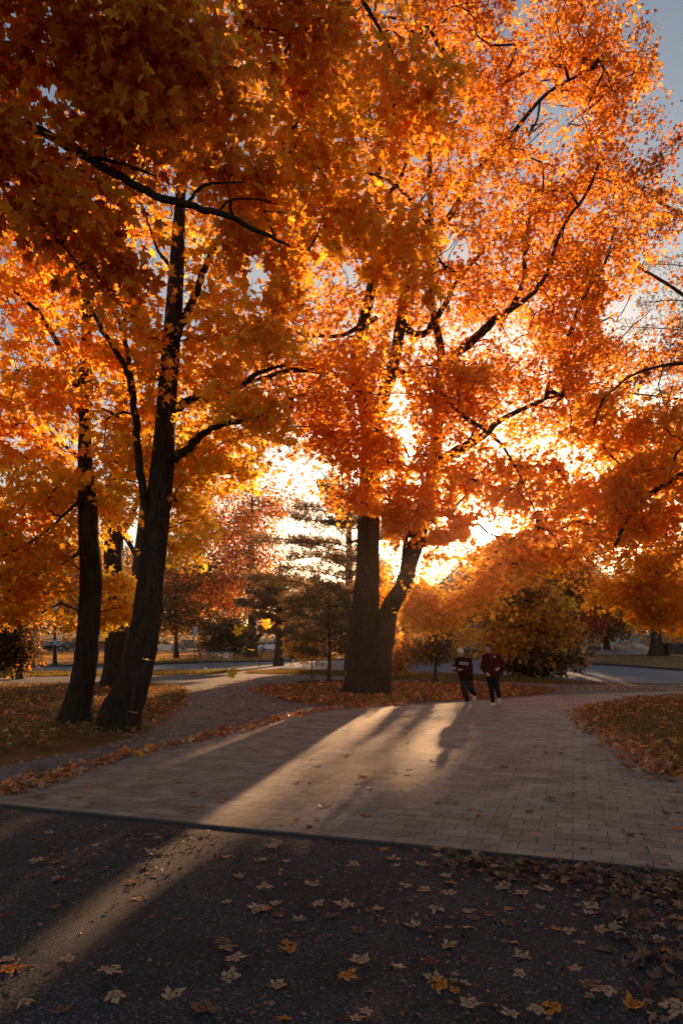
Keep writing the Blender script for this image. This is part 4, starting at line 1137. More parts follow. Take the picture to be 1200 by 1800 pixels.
NOTABLE = [(853, 1521, 'red', .15, 'crimson maple leaf lying by the paver edge, brightest red on the asphalt'), (675, 1495, 'orange', .13, 'bright orange leaf standing at the front edge of the pavers'),
           (20, 1706, 'orange', .17, 'long curled orange leaf at the very left edge of the asphalt'), (757, 1700, 'red', .12, 'dark red curled leaf just above a pair of tan leaves'),
           (771, 1737, 'orange', .15, 'large orange-tan leaf with a long stalk below the dark red curled one'), (1060, 1756, 'tan', .15, 'large pale leaf near the bottom right with its lobes spread'),
           (725, 1631, 'tan', .14, 'pale tan leaf spread flat alone on the middle of the asphalt'), (525, 1621, 'tan', .13, 'single pale leaf below the orange pair in the middle of the asphalt'),
           (462, 1602, 'orange', .15, 'orange folded leaf beside a twig in the middle of the asphalt'), (270, 1502, 'tan', .17, 'wide flat tan leaf just left of the sunlit streak near the pavers'),
           (1185, 1788, 'tan', .19, 'largest curled tan leaf in the bottom right corner'), (1003, 1404, 'red', .14, 'dark red leaf on top of the small clump lying on the pavers'),
           (967, 1410, 'brown', .14, 'rolled brown leaf in the small clump on the pavers'), (515, 1451, 'orange', .12, 'orange leaf on the sunlit pavers near their front edge'),
           (10, 1611, 'red', .10, 'small glowing red leaf at the left edge of the asphalt'), (122, 1406, 'orange', .11, 'small orange leaf on the shaded left end of the pavers'),
           (404, 1720, 'tan', .16, 'broad tan leaf, lower of two close together left of the middle'), (195, 1720, 'tan', .17, 'big tan leaf in the dark lower left of the asphalt')]
for a in NOTABLE: drop_leaf(a[0], a[1], a[2], a[3], a[4], 'fallen maple leaves')
PLAIN = '''22 1434 o,88 1465 t,170 1487 t,262 1470 t,276 1479 t,296 1496 t,102 1518 b,68 1521 t,62 1540 b,101 1548 t,103 1553 r,272 1541 t,261 1527 o,237 1552 b,248 1580 t,252 1578 t,97 1597 b,
365 1466 t,12 1690 t,120 1690 t,55 1715 b,45 1770 t,110 1779 b,203 1764 t,305 1753 t,357 1777 b,413 1697 t,393 1665 b,398 1669 t,452 1601 t,485 1590 t,488 1487 t,478 1495 t,463 1514 t,400 1508 g,421 1544 t,548 1556 t,465 1568 t,
508 1674 g,500 1795 g,558 1597 t,621 1522 t,697 1523 t,690 1513 t,740 1521 t,752 1524 b,768 1505 t,766 1498 g,783 1542 t,793 1555 g,712 1560 t,744 1567 t,790 1572 t,767 1605 t,664 1600 t,608 1593 t,755 1640 b,632 1690 t,
893 1626 b,901 1659 t,880 1541 t,886 1555 t,870 1532 t,916 1573 t,956 1565 t,1038 1607 t,1056 1637 t,1060 1672 b,763 1723 t,611 1727 g,825 1767 t,897 1785 t,1010 1705 t,1036 1742 b,917 1683 t,1000 1640 t,971 1780 g,
1150 1632 t,1155 1657 t,1190 1635 b,1136 1494 t,1106 1474 b,1190 1465 g,944 1478 t,1131 1478 b,637 1437 g,685 1441 t,825 1427 t,779 1435 t,824 1443 t,1003 1412 t,978 1423 t,930 1430 b,1176 1410 t,1170 1434 b,890 1382 t,780 1388 t,
1050 1345 t,1033 1340 b,1070 1323 b,1092 1310 t,886 1350 t,248 1376 b,140 1406 o,340 1403 b,1060 1340 t,1020 1360 t,1085 1345 t,1150 1300 t,985 1330 b,950 1300 t,905 1315 t,860 1290 g,1000 1290 t,960 1265 g,700 1300 t,560 1350 t,
610 1330 t,520 1380 b,450 1360 t,760 1340 t,650 1390 t,580 1420 t,720 1360 t,1175 1375 b,1160 1360 t,1195 1345 t,1120 1335 t,1100 1380 b,1190 1395 t,1165 1523 t,1140 1530 b,1105 1535 t,1080 1540 g,1050 1530 t,1020 1528 b,985 1535 t,
940 1530 b,1180 1540 t,1160 1550 t,1120 1560 b,1090 1565 t,1145 1580 t,1180 1590 b,1010 1550 b,960 1545 t,905 1548 b'''
CL = {'t': 'tan', 'o': 'olive', 'b': 'brown', 'r': 'red', 'g': 'orange'}
for it in PLAIN.replace('\n', '').split(','):
    a, b, c = it.split(); drop_leaf(float(a), float(b), CL[c], 0.105 + 0.05 * RNG.random())
rl = np.random.default_rng(5)
for k in range(46):
    px, py = rl.uniform(120, 1190), 1240 + 260 * rl.random() ** .7
    g = G(px, py)
    if edge_side(*g) > .1 and in_poly(np.array([g[0]]), np.array([g[1]]), plaza)[0] and not in_poly(np.array([g[0]]), np.array([g[1]]), LAWN_R)[0]:
        drop_leaf(px, py, ['tan', 'brown', 'orange', 'tan'][k % 4], 0.08 + 0.07 * rl.random(), rng=rl)
while len(PLACED) < 262:
    if rl.random() < 0.55:
        py = 1500 + 300 * rl.random() ** 0.9; px = 1200 * rl.random() ** 0.42
    else:
        py = 1500 + 140 * rl.random() ** 1.5; px = 780 + 420 * rl.random()
    g = G(px, py)
    if edge_side(*g) > -0.12 or min((px - a) ** 2 + ((py - b) * 2.2) ** 2 for a, b in PLACED) < 15 ** 2: continue
    drop_leaf(px, py, ['tan', 'tan', 'brown', 'brown', 'orange', 'tan'][int(rl.integers(0, 6))], 0.055 + 0.085 * rl.random() ** 1.5, rng=rl)


# every plain leaf is told apart by its colour and its place in a row parallel to the paver edge
ORD = ['first', 'second', 'third', 'fourth', 'fifth', 'sixth', 'seventh', 'eighth', 'ninth', 'tenth', 'eleventh', 'twelfth', 'thirteenth', 'fourteenth', 'fifteenth', 'sixteenth', 'seventeenth', 'eighteenth', 'nineteenth', 'twentieth',
       'twenty-first', 'twenty-second', 'twenty-third', 'twenty-fourth', 'twenty-fifth', 'twenty-sixth', 'twenty-seventh', 'twenty-eighth', 'twenty-ninth', 'thirtieth']
BANDS_A = [(.18, 'touching the paver edge'), (.34, 'close below the paver edge'), (.52, 'a stride below the paver edge'), (.72, 'in the upper asphalt'), (.95, 'in the upper middle of the asphalt'), (1.2, 'across the middle of the asphalt'),
           (1.45, 'in the lower middle of the asphalt'), (1.7, 'low on the asphalt'), (2.0, 'near the bottom of the asphalt'), (99, 'along the very bottom of the asphalt')]
BANDS_P = [(.45, 'on the front row of pavers'), (1.0, 'on pavers near their front edge'), (1.8, 'on the middle pavers'), (3.0, 'on pavers beside the right lawn tip'), (99, 'on the far pavers towards the joggers')]
cells = {}
WORD = {'tan': 'tan', 'orange': 'orange', 'brown': 'dull brown', 'red': 'dark red', 'olive': 'yellow-olive'}
for o, col, x, y, ups in WAIT:
    s_ = abs(edge_side(x, y)); B = BANDS_P if ups else BANDS_A
    ph = [b for b in B if s_ <= b[0]][0][1]
    cells.setdefault((col, ph, ups), []).append((x / y, o))
for (col, ph, ups), L_ in cells.items():
    L_.sort(key=lambda t: t[0])
    for i, (_, o) in enumerate(L_):
        lab = ('only ' + WORD[col] + ' leaf ' + ph) if len(L_) == 1 else (ORD[i] + ' ' + WORD[col] + ' leaf from the left ' + ph)
        tag(o, lab, 'leaf', 'fallen leaves on the pavers' if ups else 'fallen leaves on the asphalt')


# falling leaves in the air
for px, py, s_, col, lab in ((417, 1109, .145, 'y', 'yellow maple leaf falling in mid-air before the dark rounded evergreen'), (467, 1097, .15, 'o', 'golden leaf tumbling in mid-air, highest of the falling ones'),
                             (409, 1184, .15, 'y', 'yellow leaf falling stalk down in front of the gravel path'), (235, 1253, .15, 'd', 'dull yellow leaf falling edge-on against the leaning trunk'),
                             (257, 1160, .11, 'd', 'thin dim yellow leaf falling across the forked trunk'), (441, 1143, .11, 'd', 'faint olive-yellow leaf falling in front of the forked oak')):
    d = 8.8
    c3 = {'y': (0.85, 0.62, 0.03), 'o': (0.90, 0.48, 0.02), 'd': (0.55, 0.42, 0.04)}[col]
    o = bpy.data.objects.new('falling_leaf', hires_leaf('falling_leaf', c3, int(px), 0.5))
    o.data.materials.clear(); o.data.materials.append(M['leaf'])
    C.objects.link(o); p = P(px, py, d); o.location = tuple(float(v) for v in p)
    o.scale = (s_, s_, s_)
    o.rotation_euler = {417: (1.35, 0.3, 2.9), 467: (1.2, 0.7, 0.4), 409: (1.2, 0.1, -0.4)}.get(px, (0.15, 0.2, 1.2))
    tag(o, lab, 'leaf', 'yellow leaves falling through the air')


# ------------------------------------------------------------------ leaf litter and grass (stuff)
def scatter(poly, n, rng):
    poly = np.array(poly); lo = poly.min(0); hi = poly.max(0); o = np.zeros((0, 2))
    while len(o) < n:
        q = lo + (hi - lo) * rng.random((n * 2, 2)); o = np.vstack([o, q[in_poly(q[:, 0], q[:, 1], poly)]])
    return o[:n]


def litter(name, xy, z, stops, size, seed, kind='maple_mid', tilt=0.35, lift=0.02, curl=0.6):
    rng = np.random.default_rng(seed); n = len(xy)
    pos = np.column_stack([xy, np.full(n, z) + lift * rng.random(n)])
    nor = rng.standard_normal((n, 3)) * tilt; nor[:, 2] += 1
    a = rng.random(n) * 6.28
    tip = np.column_stack([np.cos(a), np.sin(a), np.zeros(n)])
    sz = size * (0.6 + 0.7 * rng.random(n))
    me = leaf_mesh(name, pos, nor, tip, sz, palette(n, stops, rng, jit=0.2), kind, curl=curl, fold=0.4, rng=rng)
    return tag(link(name, me, M['dry_leaf']), kind='stuff')


TANS = [(0.72, 0.42, 0.22), (0.66, 0.28, 0.09), (0.78, 0.24, 0.03), (0.34, 0.13, 0.05), (0.55, 0.30, 0.15)]
ORGS = [(0.86, 0.36, 0.04), (0.82, 0.25, 0.03), (0.66, 0.36, 0.16), (0.50, 0.10, 0.03), (0.30, 0.12, 0.04)]
rs = np.random.default_rng(99)
litter('leaf_litter', scatter(LAWN_R, 2300, rs), 0.10, TANS, 0.12, 1, tilt=.5, lift=.03)
litter('leaf_litter', scatter(LAWN_M, 3600, rs), 0.09, ORGS + TANS[:2], 0.12, 2, tilt=.5, lift=.03)
litter('leaf_litter', scatter(LAWN_L, 3200, rs), 0.09, TANS, 0.12, 3, tilt=.5, lift=.02)
# drift of leaves against the edge of the pavers and round the right lawn
def drift(line, n, wdt, rng, off=0.0):
    L = catmull(np.array(line), 8); i = rng.random(n) * (len(L) - 1.001); k = i.astype(int); f = (i - k)[:, None]
    q = L[k] * (1 - f) + L[k + 1] * f
    t = L[k + 1] - L[k]; t /= np.linalg.norm(t, axis=1)[:, None]; nn_ = np.stack([-t[:, 1], t[:, 0]], 1)
    return q + nn_ * ((rng.standard_normal((n, 1)) * wdt) + off)
LE = [G(*p) for p in LEFT_EDGE]
litter('leaf_litter', drift(LE, 950, 0.13, rs, 0.14), 0.018, ORGS + TANS[:2], 0.11, 4, tilt=.7, lift=.05)
RE = [G(*p) for p in [(1060, 1241), (1034, 1254), (1038, 1270), (1058, 1290), (1098, 1306), (1135, 1322), (1150, 1345), (1190, 1366)]] + [np.array([5.6, 7.2])]
litter('leaf_litter', drift(RE, 900, 0.20, rs), 0.03, TANS, 0.125, 5, tilt=.7, lift=.07)
q = scatter([G(*p) for p in [(0, 1345), (150, 1320), (300, 1262), (335, 1215), (450, 1190), (620, 1192), (440, 1216), (500, 1238), (640, 1244), (500, 1264), (250, 1326), (0, 1398)]], 1300, rs)
litter('leaf_litter', q, 0.014, [(0.6, 0.42, 0.28), (0.5, 0.3, 0.16), (0.35, 0.2, 0.12)], 0.085, 6, tilt=.3)
q = scatter([G(*p) for p in [(700, 1199), (1200, 1207), (1200, 1217), (900, 1212)]], 700, rs); litter('leaf_litter', q, 0.014, TANS, 0.11, 7, tilt=.3)
q = scatter(plaza, 760, rs); litter('leaf_litter', q, 0.022, TANS, 0.06, 8, tilt=.2, lift=0.005)
# crumbs of broken leaf on the asphalt, thickest towards the lower right and the paver edge
q = scatter([G(0, 1440), G(1200, 1530), G(1200, 1800), G(0, 1800)], 5200, rs)
pxq = q[:, 0] / q[:, 1] * F + 600; pyq = HZ + EYE * F / q[:, 1]
nzq = np.sin(q[:, 0] * 2.1 + 1) * np.cos(q[:, 1] * 1.7) * .5 + .5
pr = 0.12 + 0.5 * smooth(650, 1200, pxq) * smooth(1700, 1520, pyq) + 0.35 * nzq + 0.3 * smooth(1600, 1480, pyq)
q = q[(rs.random(len(q)) < pr) & (edge_side(q[:, 0], q[:, 1]) < -0.06)]
litter('leaf_crumbs', q, 0.009, [(0.55, 0.28, 0.14), (0.42, 0.18, 0.07), (0.16, 0.075, 0.04), (0.10, 0.05, 0.03)], 0.028, 9, 'oak', tilt=.35, lift=0.006)
q = drift([np.array(G(780, 1512)), np.array(G(960, 1530)), np.array(G(1100, 1545)), np.array(G(1300, 1580))], 420, 0.16, rs, -0.04); q = q[edge_side(q[:, 0], q[:, 1]) < -0.02]
litter('leaf_litter', q, 0.012, [(0.28, 0.16, 0.10), (0.15, 0.075, 0.045), (0.09, 0.045, 0.03), (0.35, 0.19, 0.10)], 0.065, 10, tilt=.4, lift=0.03)
q = scatter([G(1040, 1560), G(1260, 1530), G(1300, 1800), G(1120, 1800)], 260, rs)
litter('leaf_litter', q, 0.012, [(0.40, 0.24, 0.15), (0.20, 0.10, 0.06), (0.12, 0.06, 0.04)], 0.07, 11, tilt=.5, lift=0.03)
# lawns across the road
q = scatter([G(*p) for p in [(-300, 1163), (1000, 1160), (1350, 1176), (1300, 1160), (900, 1146), (-300, 1148)]], 6000, rs)
litter('leaf_litter', q, 0.03, ORGS, 0.16, 12, 'oak', tilt=.5)


def grass(poly, n, z, seed, stops, size=0.07):
    rng = np.random.default_rng(seed); xy = scatter(poly, n, rng)
    pos = np.column_stack([xy, np.full(n, z)])
    tip = rng.standard_normal((n, 3)) * .45; tip[:, 2] = 1
    me = leaf_mesh('grass', pos, rng.standard_normal((n, 3)) * np.array([1, 1, .2]), tip, size * (.5 + rng.random(n)), palette(n, stops, rng), 'blade', 0.3, 0, rng)
    tag(link('grass', me, M['blade']), kind='stuff')


GR = [(0.10, 0.07, 0.015), (0.22, 0.11, 0.02), (0.32, 0.15, 0.025), (0.12, 0.09, 0.02)]
grass(LAWN_R, 26000, 0.09, 1, GR)
grass(LAWN_M, 18000, 0.08, 2, GR)
grass(LAWN_L, 26000, 0.08, 3, [(0.07, 0.065, 0.015), (0.12, 0.09, 0.02), (0.22, 0.11, 0.02)])
q_ = [G(*p) for p in [(650, 1183), (850, 1188), (1000, 1199), (1070, 1203), (1000, 1204), (850, 1197.5), (700, 1195), (560, 1186), (430, 1184), (440, 1180), (560, 1179)]]
grass(q_, 16000, 0.0, 4, [(0.25, 0.16, 0.02), (0.14, 0.11, 0.02), (0.40, 0.20, 0.03)], 0.10)


q_ = [G(*p) for p in [(-200, 1168), (0, 1168), (300, 1164), (520, 1158), (640, 1156), (800, 1155), (800, 1149), (-200, 1149)]]
grass(q_, 36000, 0.0, 6, [(0.40, 0.24, 0.02), (0.55, 0.26, 0.03), (0.30, 0.16, 0.02)], 0.13)
q_ = [G(*p) for p in [(-400, 1183), (0, 1182.5), (210, 1181.5), (330, 1180), (430, 1179.5), (360, 1186), (200, 1188), (0, 1190), (-400, 1192)]]
grass(q_, 16000, 0.0, 5, [(0.30, 0.20, 0.02), (0.18, 0.14, 0.02), (0.45, 0.26, 0.03)], 0.12)


# ------------------------------------------------------------------ the two joggers
def fuse(mb, name, mt, parent, voxel, smooth_n=4, origin=None):
    me = bpy.data.meshes.new('tmp'); me.from_pydata(mb.v, [], mb.f); me.update()
    o = bpy.data.objects.new('tmp', me); C.objects.link(o)
    r = o.modifiers.new('r', 'REMESH'); r.mode = 'VOXEL'; r.voxel_size = voxel
    sm = o.modifiers.new('s', 'SMOOTH'); sm.factor = 0.5; sm.iterations = smooth_n
    dg = bpy.context.evaluated_depsgraph_get(); dg.update()
    nm = bpy.data.meshes.new_from_object(o.evaluated_get(dg))
    bpy.data.objects.remove(o)
    nm.name = name
    nm.polygons.foreach_set('use_smooth', [True] * len(nm.polygons)); nm.update()
    return link(name, nm, mt, parent)


def hand(mb, wrist, direc, palm_n, thumb_side, s=1.0):
    """a relaxed, half closed hand: palm, four unequal bent fingers and a thumb from the side of the palm"""
    dv = np.array(direc, float); dv /= np.linalg.norm(dv); pn = np.array(palm_n, float); pn -= pn.dot(dv) * dv; pn /= np.linalg.norm(pn)
    sd = np.cross(dv, pn) * thumb_side
    w = np.array(wrist, float)
    mb.tube([w - dv * .02, w + dv * .03, w + dv * .07, w + dv * .085], [.022, .027, .027, .02], 8)
    mb.tube([w + dv * .03 + sd * .014, w + dv * .08 + sd * .02], [.016, .015], 6); mb.tube([w + dv * .03 - sd * .014, w + dv * .078 - sd * .022], [.016, .014], 6)
    for k, L in enumerate((.066, .074, .070, .056)):
        r0_ = w + dv * .078 + sd * (.033 - .022 * k)
        a = r0_ + (dv * .85 + pn * .5) * L * .45; b = a + (dv * .1 + pn) * L * .38; c = b + (-dv * .65 + pn * .5) * L * .32
        mb.tube([r0_ - dv * .01, a, b, c], [.0095, .0088, .0082, .007], 6)
    t0 = w + dv * .025 + sd * .024; t1 = t0 + (sd * .7 + dv * .6 + pn * .3) * .032; t2 = t1 + (dv * .8 + pn * .7) * .03
    mb.tube([t0, t1, t2], [.013, .0115, .009], 6)


def head(mb, c, yaw, s=1.0):
    cy_, sy_ = math.cos(yaw), math.sin(yaw)
    def rot(p): return (p[0] * cy_ - p[1] * sy_, p[0] * sy_ + p[1] * cy_, p[2])
    def shp(p):
        x, y, z = p
        if z < 0: x *= 1 + 0.35 * z; y = y * (1 + 0.18 * z) - 0.10 * (-z) * (1 if y < 0 else 0.2)
        return np.array(rot((x * .074 * s, y * .094 * s, z * .112 * s)))
    mb.ell(c, (1, 1, 1), 18, 14, shp)
    def L(x, y, z): r = rot((x * s, y * s, z * s)); return (c[0] + r[0], c[1] + r[1], c[2] + r[2])
    mb.tube([L(0, -.085, .012), L(0, -.104, -.016), L(0, -.108, -.028), L(0, -.088, -.036)], [.007, .010, .013, .008], 6)
    for sx in (-1, 1):
        mb.ell(L(sx * .074, .006, -.008), (.012 * s, .018 * s, .03 * s), 8, 6)
        mb.ell(L(sx * .036, -.066, -.02), (.024 * s, .022 * s, .024 * s), 8, 6)
    mb.ell(L(0, -.078, -.085), (.026 * s, .02 * s, .018 * s), 8, 6)
    return L


def shoe(parent, ankle, toe_dir, pitch, mt, sole_mt=None):
    """a running shoe: ankle point, horizontal toe direction and pitch (positive = toe down)"""
    t = np.array([toe_dir[0], toe_dir[1], 0.0]); t /= np.linalg.norm(t)
    f = t * math.cos(pitch) + np.array([0, 0, -math.sin(pitch)]); u = np.cross(np.cross(f, [0, 0, 1]), f); u /= np.linalg.norm(u)
    if u[2] < 0: u = -u
    a = np.array(ankle)
    mb = MB()
    mb.tube([a + u * .03, a - u * .02, a - u * .055 - f * .02], [.042, .047, .040], 10)
    mb.tube([a - u * .05 - f * .065, a - u * .05, a - u * .055 + f * .06, a - u * .06 + f * .13, a - u * .064 + f * .175], [.030, .042, .043, .036, .020], 10)
    o = fuse(mb, 'shoe', mt, parent, .008, 3)
    sb = MB(); pr = [(-.085, .028), (-.05, .040), (0, .040), (.06, .045), (.12, .047), (.17, .035), (.195, .012)]
    sd = np.cross(f, u); V = []
    for h in (-.092, -.070):
        for x, wd in pr: V.append(a + f * x + sd * wd + u * h)
        for x, wd in reversed(pr): V.append(a + f * x - sd * wd + u * h)
    n = len(pr) * 2
    sb.add(V, [tuple(range(n)), tuple(range(2 * n - 1, n - 1, -1))] + [(i, (i + 1) % n, n + (i + 1) % n, n + i) for i in range(n)])
    so = sb.build('sole', sole_mt or mt, o)
    return o


def jogger(d, J, label, top, pants, shoe_mt, base, fur=0.0):
    gx = P(base[0], base[1], d)
    root = empty('person', (gx[0], gx[1], 0)); org = np.array([gx[0], gx[1], 0])
    tag(root, label, 'person', None)
    p = {k: P(v[0], v[1], d + v[2]) - org for k, v in J.items()}
    b = MB()
    # continuous body
    b.tube([p['hip'], (p['hip'] + p['chest']) / 2, p['chest'], p['neck'] + [0, 0, -.03]], [.13, .12, .14, .07], 14)
    b.tube([p['neck'] + [0, 0.01, -.06], p['neck'], p['head'] + [0, 0.01, -.05]], [.065, .05, .05], 10)
    for s_ in 'LR':
        b.tube([p['chest'] + [0, 0, .06], p['sh' + s_], (p['sh' + s_] + p['el' + s_]) / 2, p['el' + s_], (p['el' + s_] * .5 + p['wr' + s_] * .5), p['wr' + s_]], [.06, .052, .044, .038, .034, .024], 10)
        b.tube([p['hip'], p['hp' + s_], (p['hp' + s_] + p['kn' + s_]) / 2, p['kn' + s_], p['kn' + s_] * .6 + p['an' + s_] * .4, p['an' + s_]], [.09, .085, .07, .052, .05, .036], 10)
        hd = p['wr' + s_] - p['el' + s_]
        b.tube([p['an' + s_], p['an' + s_] + [0, 0, -.04]], [.036, .034], 8)
        hand(b, p['wr' + s_], hd * .7 + np.array([0, 0, .02]), np.array([0.25 if s_ == 'L' else -0.25, .2, -1.0]) if abs(hd[2]) < .15 else np.array([0, .9, -.3]), 1 if s_ == 'L' else -1)
    L = head(b, p['head'], J_YAW[label[:4]])
    body = fuse(b, 'body', M['skin'], root, .0055, 1)
    for sx in (-1, 1):
        eb = MB(); eb.ell(L(sx * .030, -.086, .008), (.009, .007, .006), 8, 6); eb.build('eye', M['eye'], root)
    mb_ = MB(); mb_.tube([L(-.022, -.090, -.055), L(0, -.097, -.058), L(.022, -.090, -.055)], [.004, .006, .004], 6); mb_.build('mouth', M['lip'], root)
    # top
    t = MB()
    sc = [p['hip'] + [0, 0, -.06], p['hip'] + [0, 0, .02], p['hip'] * .5 + p['chest'] * .5, p['chest'], p['chest'] * .45 + p['neck'] * .55]
    V, Q = tube(np.array(sc), np.array([.165, .178, .182, .185, .125]), 20)
    cc = np.repeat(np.array(sc), 20, 0); V = cc + (V - cc) * np.array([1.06, .86, 1.0])
    t.add(V, list(Q) + [tuple(range(19, -1, -1)), tuple(range(80, 100))])
    for s_ in 'LR':
        w_ = p['wr' + s_]; e_ = p['el' + s_]
        t.tube([p['chest'] + [0, 0, .05], p['sh' + s_], p['sh' + s_] * .5 + e_ * .5, e_, e_ * .45 + w_ * .55, e_ * .12 + w_ * .88, w_ * .98 + e_ * .02], [.10, .082, .076, .072, .060, .050, .037], 12)
    t.tube([p['neck'] + [0, .0, -.085], p['neck'] + [0, .005, -.04], p['neck'] + [0, .02, -.004]], [.125, .100, .078], 14)
    for s_ in 'LR': t.ell((p['sh' + s_] * .6 + p['neck'] * .4) + np.array([0, .01, -.035]), (.095, .085, .055), 12, 8); t.ell(p['sh' + s_] + np.array([0, 0, -.012]), (.086, .088, .085), 12, 8)
    rw = np.random.default_rng(len(label))
    for k in range(9):      # soft folds of the cloth across the front and at the hem
        a_ = rw.uniform(-.13, .13); z_ = rw.uniform(0.02, .26); q0 = p['hip'] + np.array([a_, -.128, z_ - .05]); t.tube([q0, q0 + [rw.uniform(-.05, .05), -.012, .05], q0 + [rw.uniform(-.09, .09), -.004, .11]], [.014, .021, .012], 7)
    shirt = fuse(t, 'sweatshirt', top, root, .011, 5)
    # trousers
    tr = MB()
    tr.ell(p['hip'] + np.array([0, 0, -.03]), (.155, .125, .12), 16, 10)
    for s_ in 'LR':
        tr.tube([p['hp' + s_] + [0, 0, .05], p['hp' + s_] * .75 + p['kn' + s_] * .25, p['kn' + s_] * .7 + p['hp' + s_] * .3, p['kn' + s_], p['kn' + s_] * .6 + p['an' + s_] * .4, p['an' + s_] * .93 + p['kn' + s_] * .07, p['an' + s_] + [0, 0, -.015]],
                [.092 + fur, .092 + fur, .076 + fur, .060 + fur, .057 + fur, .048 + fur * .6, .047 + fur * .6], 12)
    fuse(tr, 'trousers', pants, root, .010, 4)
    return root, p, L, shirt


J_YAW = {'smal': -0.25, 'tall': -1.15}
# the taller one: head turned to her companion
JA = dict(hip=(865, 1188, 0), chest=(863, 1162, 0), neck=(860, 1149, 0), head=(857.5, 1139.6, -.03), shL=(851.5, 1155, 0), shR=(874, 1154, .02), elL=(848, 1174, .02), wrL=(854.5, 1183, -.16), elR=(884, 1169, .10), wrR=(876, 1174.5, -.14),
          hpL=(860, 1191, 0), hpR=(869.5, 1191, 0), knL=(863.5, 1213, -.10), anL=(865.5, 1234, -.02), knR=(873.5, 1211, -.12), anR=(876.5, 1224, .26))
root, p, L, shirt = jogger(17.0, JA, 'taller jogger in maroon zip top and black leggings, hair in a bun, looking aside', M['maroon'], M['black_cloth'], M['shoe'], (865, 1241))
org = np.array(root.location)
shoe(root, p['anL'] + [0, 0, -.005], (-.25, -1), 0.05, M['shoe'], M['sole']); shoe(root, p['anR'], (-.1, -1), 0.95, M['shoe'], M['shoe'])
h = MB()
def cap_fn(yaw, s):
    cy_, sy_ = math.cos(yaw), math.sin(yaw)
    def f(q):
        x, y, z = q
        cut = -0.42 * (1 if y > 0 else 0) - 0.0
        lim = 0.30 if y < -0.25 else (-0.75 if y > 0.2 else -0.2)
        z2 = max(z, lim)
        x, y, z2 = x * .083 * s, y * .103 * s + .006, z2 * .121 * s + .004
        return np.array([x * cy_ - y * sy_, x * sy_ + y * cy_, z2])
    return f
h.ell(p['head'], (1, 1, 1), 20, 14, cap_fn(J_YAW['tall'], 1.0))
h.ell(L(0, .098, .045), (.042, .040, .042), 12, 8); h.tube([L(0, .09, .03), L(0, .125, .01), L(0, .13, -.03)], [.03, .024, .008], 8)
fuse(h, 'hair', M['hair'], root, .007, 2)
# small pale emblem on the chest: a squat badge of two lobes over a bar
eb = MB(); ec = P(866.5, 1154.5, 17.0) - org
for (dx, dz, w_, h_) in ((-.020, .006, .022, .018), (.004, .016, .020, .026), (.024, .002, .022, .014), (0, -.014, .060, .012)):
    eb.ell((ec[0] + dx, -.158, ec[2] + dz), (w_ * .62, .008, h_ * .62), 10, 6)
emb = eb.build('emblem', M['lettering'], shirt)
zp = MB(); zp.box((p['neck'][0], p['chest'][1] - .151, p['neck'][2] - .11), (.006, .006, .12)); zp.build('zip', M['metal_grey'], shirt)

# the smaller one: pale cap, lettering across the chest, leaning forward
JB = dict(hip=(819, 1192, 0), chest=(814.5, 1167, -.03), neck=(811.5, 1155, -.05), head=(808.8, 1147.2, -.09), shL=(804, 1160, -.02), shR=(823.5, 1160, -.02), elL=(801.5, 1179, .06), wrL=(799, 1175.5, -.18), elR=(827, 1178, .06), wrR=(811, 1177, -.17),
          hpL=(815, 1195, 0), hpR=(823.5, 1195, 0), knL=(815.5, 1214, -.10), anL=(821, 1232, .02), knR=(826.5, 1210, -.10), anR=(834, 1220, .26))
root, p, L, shirt = jogger(17.5, JB, 'smaller jogger in a pale cap, dark maroon lettered sweatshirt and charcoal trousers', M['maroon_dark'], M['charcoal_cloth'], M['shoe_grey'], (820, 1240), .012)
org = np.array(root.location)
shoe(root, p['anL'] + [0, 0, .0], (-.8, -1), 0.05, M['shoe_grey'], M['shoe']); shoe(root, p['anR'], (.2, -1), 1.2, M['shoe'], M['shoe'])
h = MB()
h.ell(p['head'] + np.array([0, .012, -.006]), (1, 1, 1), 20, 14, cap_fn(-.25, .98)); fuse(h, 'hair', M['hair'], root, .008, 2)
h = MB()
def capf(q):
    x, y, z = q; z = max(z, .12); y2 = y; cy_, sy_ = math.cos(-.25), math.sin(-.25)
    x, y2, z = x * .083, y2 * .103, z * .124
    return np.array([x * cy_ - y2 * sy_, x * sy_ + y2 * cy_, z])
h.ell(p['head'], (1, 1, 1), 20, 14, capf)
cp = fuse(h, 'cap', M['cap'], root, .008, 2)
br = MB(); V = []
for a in np.linspace(-1.0, 1.0, 9): V.append(L(.078 * math.sin(a), -.075 - .125 * max(0, math.cos(a) - .3), .030 - .03 * math.cos(a)))
V2 = [(x, y, z + .007) for x, y, z in V]
br.add(V + V2, [tuple(range(9)), tuple(range(17, 8, -1))] + [(i, i + 1, 10 + i, 9 + i) for i in range(8)] + [(8, 0, 9, 17)])
br.build('brim', M['cap'], cp)
fc = bpy.data.curves.new('lettering', 'FONT'); fc.body = 'VIRGINIA'; fc.size = .088; fc.align_x = 'CENTER'; fc.extrude = .003; fc.space_character = .95; fc.offset = .0012
fo = bpy.data.objects.new('tmp_text', fc); C.objects.link(fo)
dg = bpy.context.evaluated_depsgraph_get(); dg.update(); tm = bpy.data.meshes.new_from_object(fo.evaluated_get(dg)); bpy.data.objects.remove(fo)
lc = P(812.5, 1168.0, 17.5) - org
xs_ = [v.co.x for v in tm.vertices]; wmax = max(xs_)
for v in tm.vertices:
    x = v.co.x / wmax * .125; v.co = (x, v.co.z + 0.9 * x * x, v.co.y * 1.25 - .6 * x * x)
lt = link('lettering', tm, M['lettering'], shirt)
lt.location = (float(lc[0]), float(p['chest'][1] - .166), float(lc[2])); lt.rotation_euler = (0, R(4), 0)


# ------------------------------------------------------------------ cars
def paint(col): return simple('car_paint', col, 0.28, 0.2, 0.6, 0.04)


